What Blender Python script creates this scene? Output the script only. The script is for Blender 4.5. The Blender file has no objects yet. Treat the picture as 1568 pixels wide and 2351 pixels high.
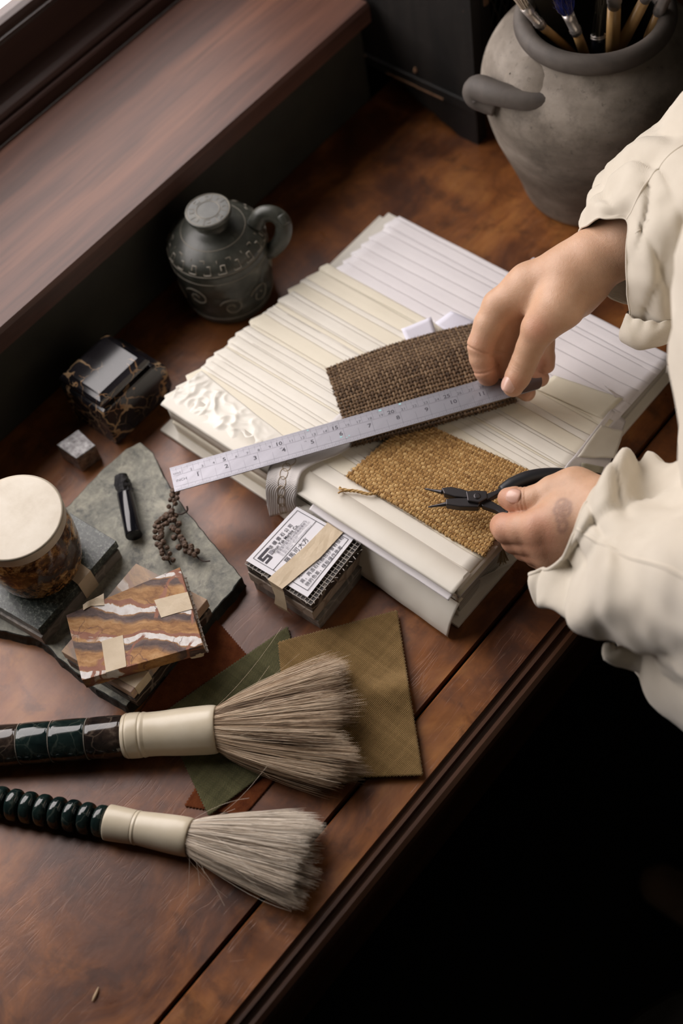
import bpy, bmesh, math, random
import numpy as np
from mathutils import Vector, Matrix, noise

S = bpy.context.scene
COL = S.collection
random.seed(7)
rng = np.random.default_rng(7)

# ------------------------------------------------------------------ camera
CAM_ROT = ((0.75789267, -0.4896532, 0.43108983),
           (0.6399493, 0.68638695, -0.3454531),
           (-0.12674222, 0.53769201, 0.83356086))
CAM_H = 1.05            # metres above the desk top (desk top is z = 0)
cam_d = bpy.data.cameras.new('camera')
cam = bpy.data.objects.new('camera', cam_d)
COL.objects.link(cam)
cam_d.sensor_fit = 'VERTICAL'
cam_d.sensor_height = 36.0
cam_d.lens = 50.0
cam_d.clip_start = 0.02
cam.matrix_world = Matrix.Translation((0, 0, CAM_H)) @ Matrix(CAM_ROT).to_4x4()
cam_d.dof.use_dof = True
cam_d.dof.focus_distance = 1.165
cam_d.dof.aperture_fstop = 3.3
S.camera = cam

# ------------------------------------------------------------------ light
world = bpy.data.worlds.new('world')
S.world = world
world.use_nodes = True
# a white overcast sky; the room is closed, so daylight only comes in through window_1
world.node_tree.nodes['Background'].inputs[0].default_value = (1.0, 0.93, 0.91, 1)
world.node_tree.nodes['Background'].inputs[1].default_value = 6.4
ld = bpy.data.lights.new('window_portal', 'AREA')      # guides the sampling of the sky through the opening, gives no light of its own
ld.shape = 'RECTANGLE'; ld.size = 1.04; ld.size_y = 1.04
ld.cycles.is_portal = True
lo = bpy.data.objects.new('window_portal', ld)
COL.objects.link(lo)
lo.location = (-1.082, 0.36, 0.70)
lo.rotation_euler = Vector((1.0, 0, 0)).to_track_quat('-Z', 'Y').to_euler()
S.view_settings.view_transform = 'Standard'
S.view_settings.look = 'None'
S.view_settings.exposure = 0.0
S.view_settings.gamma = 1.0
S.view_settings.use_curve_mapping = False

# ------------------------------------------------------------------ geometry helpers
RM = np.array(CAM_ROT)
def ray(px, py):
    return RM @ np.array([(px - 784) / 3265.0, -(py - 1175.5) / 3265.0, -1.0])
def at(px, py, z=0.0):
    """the point at height z seen at a photo pixel"""
    d = ray(px, py)
    t = (z - CAM_H) / d[2]
    return np.array([d[0] * t, d[1] * t, z])
def on_x(px, py, x):
    d = ray(px, py); t = x / d[0]
    return np.array([x, d[1] * t, CAM_H + d[2] * t])
def V3(p): return np.array(p, float)
def nrm(v):
    v = np.asarray(v, float); n = np.linalg.norm(v)
    return v / n if n > 1e-12 else v

ORG = {}
def thing(name, label, cat, loc=(0, 0, 0), group=None):
    o = bpy.data.objects.new(name, None)
    COL.objects.link(o)
    o.location = tuple(float(c) for c in loc)
    o.empty_display_size = 0.02
    o['label'] = label; o['category'] = cat
    if group: o['group'] = group
    ORG[o.name] = V3(loc)
    return o
def obj(name, verts, faces, mat=None, parent=None, smooth=False, attrs=None, label=None, kind=None, bevel=0, solid=0, auto=None):
    """verts are world coordinates; the mesh is stored relative to its thing's origin"""
    org = ORG[parent.name] if parent is not None else np.zeros(3)
    me = bpy.data.meshes.new(name)
    vv = np.asarray(verts, float) - org
    me.from_pydata(vv.tolist(), [], [tuple(int(i) for i in f) for f in faces])
    me.update()
    if attrs:
        for k, a in attrs.items():
            at_ = me.attributes.new(k, 'FLOAT', 'POINT')
            at_.data.foreach_set('value', np.asarray(a, np.float32))
    if smooth:
        me.polygons.foreach_set('use_smooth', [True] * len(me.polygons))
    if mat: me.materials.append(mat)
    o = bpy.data.objects.new(name, me)
    COL.objects.link(o)
    ORG[o.name] = org
    if parent is not None: o.parent = parent
    if label: o['label'] = label
    if kind: o['kind'] = kind
    if solid:
        m = o.modifiers.new('solid', 'SOLIDIFY'); m.thickness = solid; m.offset = 0
    if bevel:
        m = o.modifiers.new('bevel', 'BEVEL'); m.width = bevel; m.segments = 2; m.limit_method = 'ANGLE'; m.angle_limit = math.radians(40)
        m.harden_normals = False
    return o
def tag(o, label, cat, group=None, kind=None):
    o['label'] = label; o['category'] = cat
    if group: o['group'] = group
    if kind: o['kind'] = kind
    return o
class MB:
    def __init__(s): s.v = []; s.f = []; s.a = []
    def add(s, verts, faces, a=0.0):
        n = len(s.v)
        s.v.extend([tuple(p) for p in verts]); s.f.extend([tuple(i + n for i in f) for f in faces])
        if np.ndim(a) == 0: s.a.extend([float(a)] * len(verts))
        else: s.a.extend(list(a))
        return s
    def build(s, name, mat, parent=None, **k):
        k.setdefault('attrs', {'rnd': s.a})
        return obj(name, s.v, s.f, mat, parent, **k)
def box(x0, x1, y0, y1, z0, z1):
    v = [(x, y, z) for z in (z0, z1) for y in (y0, y1) for x in (x0, x1)]
    return v, [(0, 2, 3, 1), (4, 5, 7, 6), (0, 1, 5, 4), (2, 6, 7, 3), (0, 4, 6, 2), (1, 3, 7, 5)]
def prism(pts, z0, z1):
    """polygon (xy list, counter-clockwise) extruded from z0 to z1"""
    p = [(q[0], q[1]) for q in pts]
    a = sum(p[i][0] * p[(i + 1) % len(p)][1] - p[(i + 1) % len(p)][0] * p[i][1] for i in range(len(p)))
    if a < 0: p = p[::-1]
    n = len(p)
    v = [(x, y, z0) for x, y in p] + [(x, y, z1) for x, y in p]
    f = [tuple(range(n))[::-1], tuple(range(n, 2 * n))] + [(i, (i + 1) % n, n + (i + 1) % n, n + i) for i in range(n)]
    return v, f
def extrude_y(prof, y0, y1):
    """profile list of (x, z), closed, extruded along y"""
    n = len(prof)
    a = sum(prof[i][0] * prof[(i + 1) % n][1] - prof[(i + 1) % n][0] * prof[i][1] for i in range(n))
    if a < 0: prof = prof[::-1]
    v = [(x, y0, z) for x, z in prof] + [(x, y1, z) for x, z in prof]
    f = [tuple(range(n)), tuple(range(n, 2 * n))[::-1]] + [(i, n + i, n + (i + 1) % n, (i + 1) % n) for i in range(n)]
    return v, f
def lathe(prof, c, n=64, axis=(0, 0, 1), closed_ends=True):
    """prof list of (r, t): t along the axis from c"""
    ax = nrm(axis); u = nrm(np.cross(ax, (0.3, 0.9, 0.1))); w = np.cross(ax, u)
    c = V3(c); v = []; f = []
    for r, t in prof:
        for k in range(n):
            th = 2 * math.pi * k / n
            v.append(c + ax * t + (u * math.cos(th) + w * math.sin(th)) * r)
    m = len(prof)
    for i in range(m - 1):
        for k in range(n):
            k2 = (k + 1) % n
            f.append((i * n + k, i * n + k2, (i + 1) * n + k2, (i + 1) * n + k))
    if closed_ends:
        f.append(tuple(range(n))[::-1]); f.append(tuple(range((m - 1) * n, m * n)))
    return v, f
def catmull(P, n, closed=False):
    P = np.asarray(P, float); m = len(P); out = []
    segs = m if closed else m - 1
    for i in range(segs):
        if closed: p0, p1, p2, p3 = P[(i - 1) % m], P[i], P[(i + 1) % m], P[(i + 2) % m]
        else: p0, p1, p2, p3 = P[max(i - 1, 0)], P[i], P[i + 1], P[min(i + 2, m - 1)]
        for k in range(n):
            t = k / n
            out.append(0.5 * ((2 * p1) + (-p0 + p2) * t + (2 * p0 - 5 * p1 + 4 * p2 - p3) * t * t + (-p0 + 3 * p1 - 3 * p2 + p3) * t ** 3))
    if not closed: out.append(P[-1])
    return np.array(out)
def tube(path, r, n=8, cap=True, squash=1.0):
    P = np.asarray(path, float); m = len(P)
    R_ = np.full(m, r) if np.ndim(r) == 0 else np.asarray(r, float)
    T = np.gradient(P, axis=0); T /= np.linalg.norm(T, axis=1)[:, None] + 1e-12
    up = V3((0, 0, 1))
    if abs(T[0] @ up) > 0.9: up = V3((1, 0, 0))
    u = nrm(np.cross(up, T[0])); v = []
    for i in range(m):
        u = nrm(u - T[i] * (u @ T[i])); w = np.cross(T[i], u)
        for k in range(n):
            th = 2 * math.pi * k / n
            v.append(P[i] + (u * math.cos(th) + w * math.sin(th) * squash) * R_[i])
    f = [(i * n + k, i * n + (k + 1) % n, (i + 1) * n + (k + 1) % n, (i + 1) * n + k) for i in range(m - 1) for k in range(n)]
    if cap: f += [tuple(range(n))[::-1], tuple(range((m - 1) * n, m * n))]
    return v, f
def grid_faces(nu, nv):
    return [(j * nu + i, j * nu + i + 1, (j + 1) * nu + i + 1, (j + 1) * nu + i) for j in range(nv - 1) for i in range(nu - 1)]
def nz(x, y=0., z=0.): return noise.noise((x, y, z))
def bil(c, u, v):
    """c = four corners 00, 10, 11, 01"""
    return (c[0] * (1 - u) * (1 - v) + c[1] * u * (1 - v) + c[2] * u * v + c[3] * (1 - u) * v)

# ------------------------------------------------------------------ material helpers
class Mat:
    def __init__(s, name):
        s.m = bpy.data.materials.new(name); s.m.use_nodes = True
        s.t = s.m.node_tree; s.b = s.t.nodes['Principled BSDF']
        s._co = None
    def n(s, typ, **kw):
        nd = s.t.nodes.new(typ)
        for k, v in kw.items():
            if hasattr(nd, k) and not k.startswith('in_'): setattr(nd, k, v)
        return nd
    def link(s, a, b): s.t.links.new(a, b)
    def set(s, **kw):
        for k, v in kw.items():
            k = {'rough': 'Roughness', 'metal': 'Metallic', 'spec': 'Specular IOR Level', 'coat': 'Coat Weight', 'coatr': 'Coat Roughness',
                 'sss': 'Subsurface Weight', 'sheen': 'Sheen Weight', 'trans': 'Transmission Weight', 'ior': 'IOR', 'alpha': 'Alpha'}.get(k, k)
            s.inp(s.b.inputs[k], v)
        return s
    def inp(s, sock, v):
        if hasattr(v, 'is_output') or isinstance(v, bpy.types.NodeSocket): s.link(v, sock)
        elif isinstance(v, (tuple, list)) and len(v) == 3 and sock.type == 'RGBA': sock.default_value = (*v, 1)
        else: sock.default_value = v
    @property
    def co(s):
        if s._co is None: s._co = s.n('ShaderNodeTexCoord').outputs['Object']
        return s._co
    def map(s, scale=(1, 1, 1), rot=(0, 0, 0), loc=(0, 0, 0), src=None):
        m = s.n('ShaderNodeMapping'); m.inputs['Scale'].default_value = scale; m.inputs['Rotation'].default_value = rot; m.inputs['Location'].default_value = loc
        s.link(src or s.co, m.inputs['Vector']); return m.outputs[0]
    def noise(s, scale, detail=4, rough=0.55, vec=None, dist=0.0, color=False):
        n = s.n('ShaderNodeTexNoise'); n.inputs['Scale'].default_value = scale; n.inputs['Detail'].default_value = detail
        n.inputs['Roughness'].default_value = rough; n.inputs['Distortion'].default_value = dist
        s.link(vec or s.co, n.inputs['Vector']); return n.outputs['Color' if color else 'Fac']
    def voro(s, scale, feature='F1', vec=None, out='Distance', rnd=1.0):
        n = s.n('ShaderNodeTexVoronoi'); n.feature = feature; n.inputs['Scale'].default_value = scale; n.inputs['Randomness'].default_value = rnd
        s.link(vec or s.co, n.inputs['Vector']); return n.outputs[out]
    def wave(s, scale, dist=2.0, detail=2, dscale=1.0, vec=None, direction='X', prof='SIN', droughness=.5):
        n = s.n('ShaderNodeTexWave'); n.bands_direction = direction; n.wave_profile = prof
        for k, v in (('Scale', scale), ('Distortion', dist), ('Detail', detail), ('Detail Scale', dscale), ('Detail Roughness', droughness)): n.inputs[k].default_value = v
        s.link(vec or s.co, n.inputs['Vector']); return n.outputs['Fac']
    def ramp(s, fac, stops, interp='LINEAR'):
        n = s.n('ShaderNodeValToRGB'); cr = n.color_ramp; cr.interpolation = interp
        while len(cr.elements) < len(stops): cr.elements.new(0.5)
        for e, (p, c) in zip(cr.elements, stops):
            e.position = p; e.color = (*c, 1) if np.ndim(c) else (c, c, c, 1)
        s.link(fac, n.inputs[0]); return n.outputs[0]
    def mix(s, fac, a, b, mode='MIX'):
        n = s.n('ShaderNodeMix'); n.data_type = 'RGBA'; n.blend_type = mode
        s.inp(n.inputs[0], fac); s.inp(n.inputs[6], a); s.inp(n.inputs[7], b); return n.outputs[2]
    def math(s, op, a, b=0.0, c=None):
        n = s.n('ShaderNodeMath'); n.operation = op
        s.inp(n.inputs[0], a); s.inp(n.inputs[1], b)
        if c is not None: s.inp(n.inputs[2], c)
        return n.outputs[0]
    def attr(s, name='rnd'):
        n = s.n('ShaderNodeAttribute'); n.attribute_name = name; return n.outputs['Fac']
    def warp(s, vec, amount, scale):
        """vector displaced by noise"""
        n = s.noise(scale, 3, color=True, vec=vec)
        a = s.n('ShaderNodeVectorMath'); a.operation = 'SUBTRACT'; s.link(n, a.inputs[0]); a.inputs[1].default_value = (.5, .5, .5)
        b = s.n('ShaderNodeVectorMath'); b.operation = 'SCALE'; s.link(a.outputs[0], b.inputs[0]); b.inputs['Scale'].default_value = amount
        c = s.n('ShaderNodeVectorMath'); c.operation = 'ADD'; s.link(vec, c.inputs[0]); s.link(b.outputs[0], c.inputs[1])
        return c.outputs[0]
    def bump(s, h, dist=0.001, strength=1.0, prev=None):
        n = s.n('ShaderNodeBump'); n.inputs['Distance'].default_value = dist; n.inputs['Strength'].default_value = strength
        s.link(h, n.inputs['Height'])
        if prev: s.link(prev, n.inputs['Normal'])
        s.link(n.outputs[0], s.b.inputs['Normal']); return n.outputs[0]
    def color(s, c): s.inp(s.b.inputs['Base Color'], c); return s
def plain(name, c, rough=0.5, **k):
    return Mat(name).color(c).set(rough=rough, **k).m

# ---- wood of the desk
def mat_desk():
    m = Mat('desk_wood')
    w = m.warp(m.co, 0.05, 9)
    a = m.noise(14, 6, .62, m.map((1, .55, 1), src=w), dist=.6)
    g = m.noise(90, 5, .6, m.map((1, .12, 1), rot=(0, 0, .12)), dist=.3)
    c = m.ramp(a, [(.30, (.026, .009, .004)), (.43, (.11, .036, .012)), (.57, (.26, .092, .025)), (.72, (.42, .175, .048))])
    c = m.mix(m.ramp(g, [(.35, .0), (.7, .35)]), c, (.045, .016, .007))
    blot = m.noise(38, 4, .6, w)
    c = m.mix(m.ramp(blot, [(.52, 0.), (.66, .55)]), c, (.03, .012, .007))
    # fine scratches crossing each other in patches
    tot = None
    for k, (rot, sc, th) in enumerate(((.5, 26, .010), (1.35, 34, .008), (2.4, 22, .010), (2.9, 40, .007))):
        v = m.map((1, .07, 1), rot=(0, 0, rot), loc=(k * 3.1, 0, 0), src=m.warp(m.co, .012, 12))
        d = m.voro(sc * 1.6, 'DISTANCE_TO_EDGE', v)
        l = m.ramp(d, [(0.0, 1.), (th * 1.6, 0.)])
        tot = l if tot is None else m.math('MAXIMUM', tot, l)
    patch = m.ramp(m.noise(9, 2, .5), [(.42, 0.), (.62, 1.)])
    sc = m.math('MULTIPLY', m.math('MULTIPLY', tot, patch), m.ramp(m.noise(60, 2), [(.4, 0.), (.6, 1.)]))
    c = m.mix(m.math('MULTIPLY', sc, .22), c, (.36, .19, .11))
    m.color(c)
    r = m.ramp(m.noise(24, 5, .6, w), [(.3, .27), (.7, .38)])
    m.set(rough=r, spec=.72); m.b.inputs['Specular Tint'].default_value = (1.0, .82, .78, 1)
    h = m.math('SUBTRACT', m.math('MULTIPLY', a, .5), m.math('MULTIPLY', sc, .10))
    h = m.math('ADD', h, m.math('MULTIPLY', m.noise(230, 3), .12))
    m.bump(h, .0010, .4)
    return m.m
def mat_sill():
    m = Mat('sill_wood')
    w = m.warp(m.co, .02, 5)
    a = m.noise(34, 6, .6, m.map((1, .05, 1), src=w), dist=.2)
    b = m.noise(11, 4, .6, m.map((1, .10, 1), loc=(2, 1, 0), src=w))
    c = m.ramp(m.math('ADD', m.math('MULTIPLY', a, .7), m.math('MULTIPLY', b, .3)), [(.34, (.040, .019, .015)), (.5, (.095, .044, .032)), (.64, (.16, .070, .044))])
    c = m.mix(m.ramp(m.noise(160, 3, .5, m.map((1, .05, 1))), [(.5, 0.), (.7, .4)]), c, (.03, .015, .012))
    m.color(c).set(rough=.46, spec=.38)
    m.bump(a, .0008, .4)
    return m.m
M = {}
M['desk'] = mat_desk()
M['sill'] = mat_sill()
def wood_dark(name, lo, hi, rough=.5, sc=30, fl=.08):
    m = Mat(name)
    a = m.noise(sc, 6, .6, m.map((1, fl, 1)), dist=.4)
    m.color(m.ramp(a, [(.3, lo), (.7, hi)])).set(rough=rough)
    m.bump(a, .001, .4); return m.m
M['edge'] = wood_dark('desk_moulding_wood', (.022, .008, .004), (.11, .042, .016), .36, 34, .15)
M['frame'] = wood_dark('window_frame_wood', (.020, .011, .009), (.055, .028, .022), .34)
def mat_cabinet():
    m = Mat('cabinet_lacquer')
    a = m.noise(28, 6, .65, m.map((1, 1, .12)))
    c = m.ramp(a, [(.3, (.006, .006, .006)), (.7, (.020, .017, .015))])
    chips = m.ramp(m.noise(46, 6, .7), [(.68, 0.), (.74, 1.)])
    c = m.mix(m.math('MULTIPLY', chips, .6), c, (.16, .085, .045))
    m.color(c).set(rough=.55, spec=.3); m.bump(m.noise(40, 6, .7), .002, .4); return m.m
M['cabinet'] = mat_cabinet()
M['chipwood'] = wood_dark('chipped_bare_wood', (.10, .05, .025), (.32, .18, .10), .6, 60, .4)
def mat_wall():
    m = Mat('wall_paint'); m.color(m.ramp(m.noise(30, 4), [(.3, (.020, .021, .016)), (.7, (.030, .030, .022))])).set(rough=.75)
    m.bump(m.noise(150, 4), .0008, .3); return m.m
M['wall'] = mat_wall()
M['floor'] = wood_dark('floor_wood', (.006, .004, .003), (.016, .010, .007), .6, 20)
def mat_glass():
    m = Mat('window_glass'); t = m.n('ShaderNodeBsdfTransparent'); g = m.n('ShaderNodeBsdfGlossy'); g.inputs['Roughness'].default_value = .02
    x = m.n('ShaderNodeMixShader'); x.inputs[0].default_value = .05
    m.link(t.outputs[0], x.inputs[1]); m.link(g.outputs[0], x.inputs[2]); m.link(x.outputs[0], m.t.nodes['Material Output'].inputs[0]); return m.m
M['glass'] = mat_glass()
M['plaster'] = plain('dim_plaster', (.16, .165, .14), .9)
def mat_paper(name, c0, c1, rough=.55, fine=.3):
    m = Mat(name)
    m.color(m.ramp(m.noise(25, 3), [(.3, c0), (.7, c1)])).set(rough=rough, spec=.35)
    h = m.math('ADD', m.noise(16, 3, .5, m.map((.35, 1, 1))), m.math('MULTIPLY', m.noise(220, 2), .06))
    m.bump(h, .003, fine); return m.m
M['paper_cream'] = mat_paper('cream_paper', (.80, .755, .66), (.86, .82, .735), .42)
M['paper_ivory'] = mat_paper('ivory_paper', (.80, .74, .60), (.84, .78, .64), .5)
M['paper_yellow'] = mat_paper('pale_yellow_paper', (.78, .73, .58), (.82, .775, .63), .55)
M['paper_white'] = mat_paper('white_paper', (.80, .765, .78), (.85, .815, .825), .6)
M['paper_tab'] = mat_paper('tab_paper', (.74, .73, .84), (.80, .79, .88), .6, .1)
def mat_label():
    return mat_paper('label_paper', (.80, .79, .84), (.85, .84, .88), .6, .05)
M['label'] = mat_label()
M['ink'] = plain('black_ink', (.035, .03, .045), .6)
M['ink_grey'] = plain('grey_ink', (.30, .29, .33), .6)
M['ink_light'] = plain('faint_ink', (.16, .15, .19), .6)
def mat_page_edges():
    m = Mat('page_edges')
    a = m.noise(60, 3, .5, m.map((.05, .05, 14)))
    m.color(m.ramp(a, [(.35, (.52, .49, .43)), (.65, (.74, .70, .63))])).set(rough=.7); m.bump(a, .001, .5); return m.m
M['page_edges'] = mat_page_edges()

def mat_granite():
    m = Mat('speckled_granite')
    a = m.noise(270, 5, .75); b = m.voro(420, vec=m.warp(m.co, .004, 90))
    c = m.ramp(a, [(.38, (.014, .020, .018)), (.52, (.045, .055, .048)), (.60, (.13, .15, .13)), (.70, (.40, .42, .36))])
    c = m.mix(m.ramp(b, [(.1, .5), (.28, 0.)]), c, (.30, .33, .27))
    m.color(c).set(rough=.30, spec=.5); m.bump(a, .0006, .4); return m.m
M['granite'] = mat_granite()
def mat_slate():
    m = Mat('grey_green_slate')
    w = m.warp(m.co, .03, 14)
    a = m.noise(34, 8, .68, w, dist=.8); b = m.noise(150, 5, .7, w)
    c = m.ramp(m.math('ADD', m.math('MULTIPLY', a, .6), m.math('MULTIPLY', b, .4)), [(.36, (.14, .142, .125)), (.5, (.29, .285, .235)), (.62, (.46, .44, .355))])
    dark = m.ramp(m.noise(55, 5, .7), [(.54, 0.), (.66, .65)])
    c = m.mix(dark, c, (.06, .066, .072))
    m.color(c).set(rough=.62); m.bump(m.math('ADD', a, m.math('MULTIPLY', b, .5)), .0015, .5); return m.m
M['slate'] = mat_slate()
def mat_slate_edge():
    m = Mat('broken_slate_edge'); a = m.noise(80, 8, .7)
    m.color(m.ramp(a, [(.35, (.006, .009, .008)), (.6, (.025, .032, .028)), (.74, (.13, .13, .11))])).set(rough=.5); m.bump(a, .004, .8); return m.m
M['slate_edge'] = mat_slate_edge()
def mat_portoro():
    m = Mat('black_gold_marble')
    w = m.warp(m.co, .030, 28)
    d = m.voro(34, 'DISTANCE_TO_EDGE', w)
    width = m.ramp(m.noise(26, 3), [(.43, .0), (.70, 1.)])
    v1 = m.math('LESS_THAN', d, m.math('MULTIPLY', width, .065))
    v2 = m.math('LESS_THAN', m.voro(70, 'DISTANCE_TO_EDGE', m.warp(m.co, .02, 40)), m.math('MULTIPLY', m.ramp(m.noise(20, 2, vec=m.map(loc=(3, 1, 2))), [(.48, 0.), (.75, 1.)]), .05))
    base = m.ramp(m.noise(22, 5, .6), [(.35, (.008, .007, .009)), (.6, (.030, .028, .034)), (.75, (.10, .09, .10))])
    vein = m.ramp(m.noise(60, 4), [(.35, (.26, .13, .055)), (.65, (.55, .38, .22))])
    c = m.mix(m.math('MAXIMUM', v1, v2), base, vein)
    m.color(c).set(rough=.14, spec=.6); return m.m
M['portoro'] = mat_portoro()
def mat_pyrite():
    m = Mat('dark_metallic_mineral'); a = m.noise(130, 6, .7)
    m.color(m.ramp(a, [(.35, (.16, .15, .15)), (.6, (.46, .45, .45)), (.72, (.75, .74, .73))])).set(rough=.36, metal=.85); m.bump(a, .0012, .9); return m.m
M['pyrite'] = mat_pyrite()
def mat_cream_stone():
    m = Mat('cream_polished_stone'); a = m.noise(30, 5, .6)
    c = m.ramp(a, [(.3, (.45, .385, .29)), (.5, (.54, .48, .38)), (.7, (.60, .545, .45))])
    sp = m.ramp(m.noise(320, 2), [(.77, 0.), (.80, 1.)])
    m.color(m.mix(m.math('MULTIPLY', sp, .5), c, (.12, .09, .07))).set(rough=.34, sss=.0); m.bump(a, .0006, .3); return m.m
M['cream_stone'] = mat_cream_stone()
def mat_amber_stone():
    m = Mat('amber_fossil_stone')
    w = m.warp(m.co, .012, 60)
    a = m.noise(36, 3, .6); d = m.voro(150, 'F1', w); b = m.noise(150, 6, .75, w)
    c = m.ramp(b, [(.34, (.010, .005, .003)), (.45, (.10, .038, .012)), (.53, (.42, .21, .06)), (.66, (.72, .50, .22))])
    c = m.mix(m.ramp(a, [(.40, .92), (.54, 0.)]), c, (.040, .014, .006))
    c = m.mix(m.ramp(d, [(.12, .7), (.28, 0.)]), c, (.012, .006, .004))
    m.color(c).set(rough=.12, spec=.6); return m.m
M['amber_stone'] = mat_amber_stone()
def mat_banded(name, rot, offs, scale=1.0, pale=False):
    m = Mat(name)
    v0 = m.map(rot=(0, 0, rot), loc=offs)
    w = m.warp(v0, .024, 20); w = m.warp(w, .007, 95)
    sx = m.n('ShaderNodeSeparateXYZ'); m.link(w, sx.inputs[0])
    band = m.math('FRACT', m.math('MULTIPLY', sx.outputs['Y'], 33.0 * scale))
    ochre = m.ramp(m.noise(110, 6, .7, m.map((.4, 1.4, 1), src=w)), [(.32, (.20, .085, .030)), (.5, (.42, .21, .075)), (.68, (.55, .33, .15))])
    grey = m.ramp(m.noise(130, 6, .7, m.map((.35, 1.4, 1), src=w)), [(.32, (.045, .028, .028)), (.6, (.16, .105, .09)), (.75, (.34, .24, .19))])
    white = m.ramp(m.noise(200, 4), [(.3, (.66, .60, .56)), (.6, (.80, .77, .75))])
    red = m.ramp(m.noise(90, 4), [(.3, (.24, .09, .055)), (.7, (.36, .16, .10))])
    c = m.mix(m.ramp(band, [(.30, 0.), (.42, 1.), (.58, 1.), (.64, 0.)]), ochre, grey)
    wm = m.ramp(m.noise(34, 2, .5, w), [(.36, 0.), (.46, 1.)])
    c = m.mix(m.math('MULTIPLY', m.ramp(band, [(.635, 0.), (.65, 1.), (.82, 1.), (.835, 0.)]), wm), c, white)
    c = m.mix(m.ramp(band, [(.83, 0.), (.85, 1.), (.93, 1.), (.95, 0.)]), c, red)
    cr = m.voro(26, 'DISTANCE_TO_EDGE', m.map((1.0, .45, 1), src=w))
    crk = m.math('MULTIPLY', m.ramp(cr, [(.020, 1.), (.035, 0.)]), m.ramp(m.noise(30, 2), [(.47, 0.), (.53, 1.)]))
    c = m.mix(crk, c, red)
    hair = m.ramp(m.voro(60, 'DISTANCE_TO_EDGE', m.map((1.0, .6, 1), src=w)), [(.008, .7), (.02, 0.)])
    c = m.mix(m.math('MULTIPLY', hair, m.ramp(m.noise(45, 2), [(.5, 0.), (.6, 1.)])), c, (.12, .05, .04))
    if pale: c = m.mix(.45, c, (.62, .54, .46))
    m.color(c).set(rough=.42, spec=.2); return m.m
M['banded'] = mat_banded('banded_ochre_marble', -.62, (.013, .007, 0), 1.0)
M['banded2'] = mat_banded('pale_banded_marble', .5, (.4, .2, 0), .7, True)
def mat_veined(name, lo, hi, vein, rough=.4):
    m = Mat(name); w = m.warp(m.co, .03, 18)
    a = m.noise(40, 6, .65, m.map((1, 1, 2.0), src=w)); d = m.voro(42, 'DISTANCE_TO_EDGE', w)
    c = m.ramp(a, [(.3, lo), (.7, hi)])
    c = m.mix(m.ramp(d, [(.015, .8), (.06, 0.)]), c, vein); m.color(c).set(rough=rough); m.bump(a, .0008, .3); return m.m
M['tile_dark'] = mat_veined('dark_brown_marble', (.018, .014, .012), (.055, .042, .034), (.24, .20, .16))
M['tile_beige'] = mat_veined('beige_marble', (.30, .235, .185), (.46, .38, .31), (.20, .14, .10))
M['tile_grey'] = mat_veined('grey_brown_marble', (.13, .115, .10), (.24, .215, .19), (.32, .28, .24))
def mat_tape():
    m = Mat('masking_tape'); a = m.noise(60, 4, .6, m.map((1, 1, 1)))
    m.color(m.ramp(a, [(.3, (.58, .46, .31)), (.7, (.68, .56, .40))])).set(rough=.55); m.bump(m.noise(420, 3), .0004, .5); return m.m
M['tape'] = mat_tape()
M['backing'] = plain('fibre_mesh', (.52, .48, .44), .7)
def mat_steel():
    m = Mat('brushed_steel'); a = m.noise(300, 3, .6, m.map((1, .02, 1), rot=(0, 0, -.9)))
    m.color((.27, .265, .29)).set(metal=.9, rough=m.ramp(a, [(.3, .40), (.7, .50)])); m.bump(a, .0002, .2); return m.m
M['steel'] = mat_steel()
M['mark'] = plain('ruler_marking', (.055, .05, .065), .6)
M['blackmetal'] = plain('blackened_steel', (.055, .050, .052), .38, metal=.75)
M['rubber'] = plain('black_rubber', (.010, .011, .014), .42)
def mat_jug():
    m = Mat('carved_dark_stone'); a = m.noise(45, 6, .65); b = m.noise(120, 4, .6)
    c = m.ramp(a, [(.3, (.018, .019, .015)), (.55, (.050, .052, .042)), (.75, (.13, .125, .10))])
    m.color(c).set(rough=.38, spec=.5); m.bump(b, .0008, .4); return m.m
M['jug'] = mat_jug()
M['carve'] = plain('pale_carved_line', (.26, .235, .19), .6)
def mat_pot():
    m = Mat('grey_stoneware'); w = m.warp(m.co, .03, 8)
    a = m.noise(11, 6, .6, m.map((1, 1, 1.8), src=w)); b = m.noise(150, 4, .7)
    c = m.ramp(a, [(.3, (.10, .084, .066)), (.5, (.19, .162, .132)), (.7, (.33, .29, .245))])
    c = m.mix(m.ramp(b, [(.60, 0.), (.72, .5)]), c, (.04, .033, .027)); c = m.mix(m.ramp(m.noise(26, 5, .7), [(.52, 0.), (.70, .5)]), c, (.06, .05, .04))
    m.color(c).set(rough=.66, spec=.25)
    rings = m.noise(55, 3, .5, m.map((.12, .12, 1)))
    h = m.math('ADD', m.math('MULTIPLY', rings, .8), m.math('MULTIPLY', b, .2)); m.bump(h, .0018, .6); return m.m
M['pot'] = mat_pot()
M['pot_rim'] = wood_dark('dark_stoneware', (.045, .037, .032), (.105, .088, .074), .68, 26, 1)
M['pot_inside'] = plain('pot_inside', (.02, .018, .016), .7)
def mat_yarn(name, lo, mid, hi):
    m = Mat(name); r = m.attr(); a = m.noise(260, 4, .6)
    c = m.ramp(m.math('ADD', m.math('MULTIPLY', r, .60), m.math('MULTIPLY', a, .40)), [(.30, lo), (.48, mid), (.66, hi)])
    m.color(c).set(rough=.85, spec=.15, sheen=.25); m.bump(m.noise(900, 3, .6, m.map((1, 1, 1))), .0006, .8); return m.m
M['yarn_ochre'] = mat_yarn('ochre_yarn', (.22, .11, .032), (.42, .24, .080), (.60, .40, .17))
M['yarn_brown'] = mat_yarn('brown_yarn', (.055, .030, .014), (.14, .083, .042), (.25, .165, .092))
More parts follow.
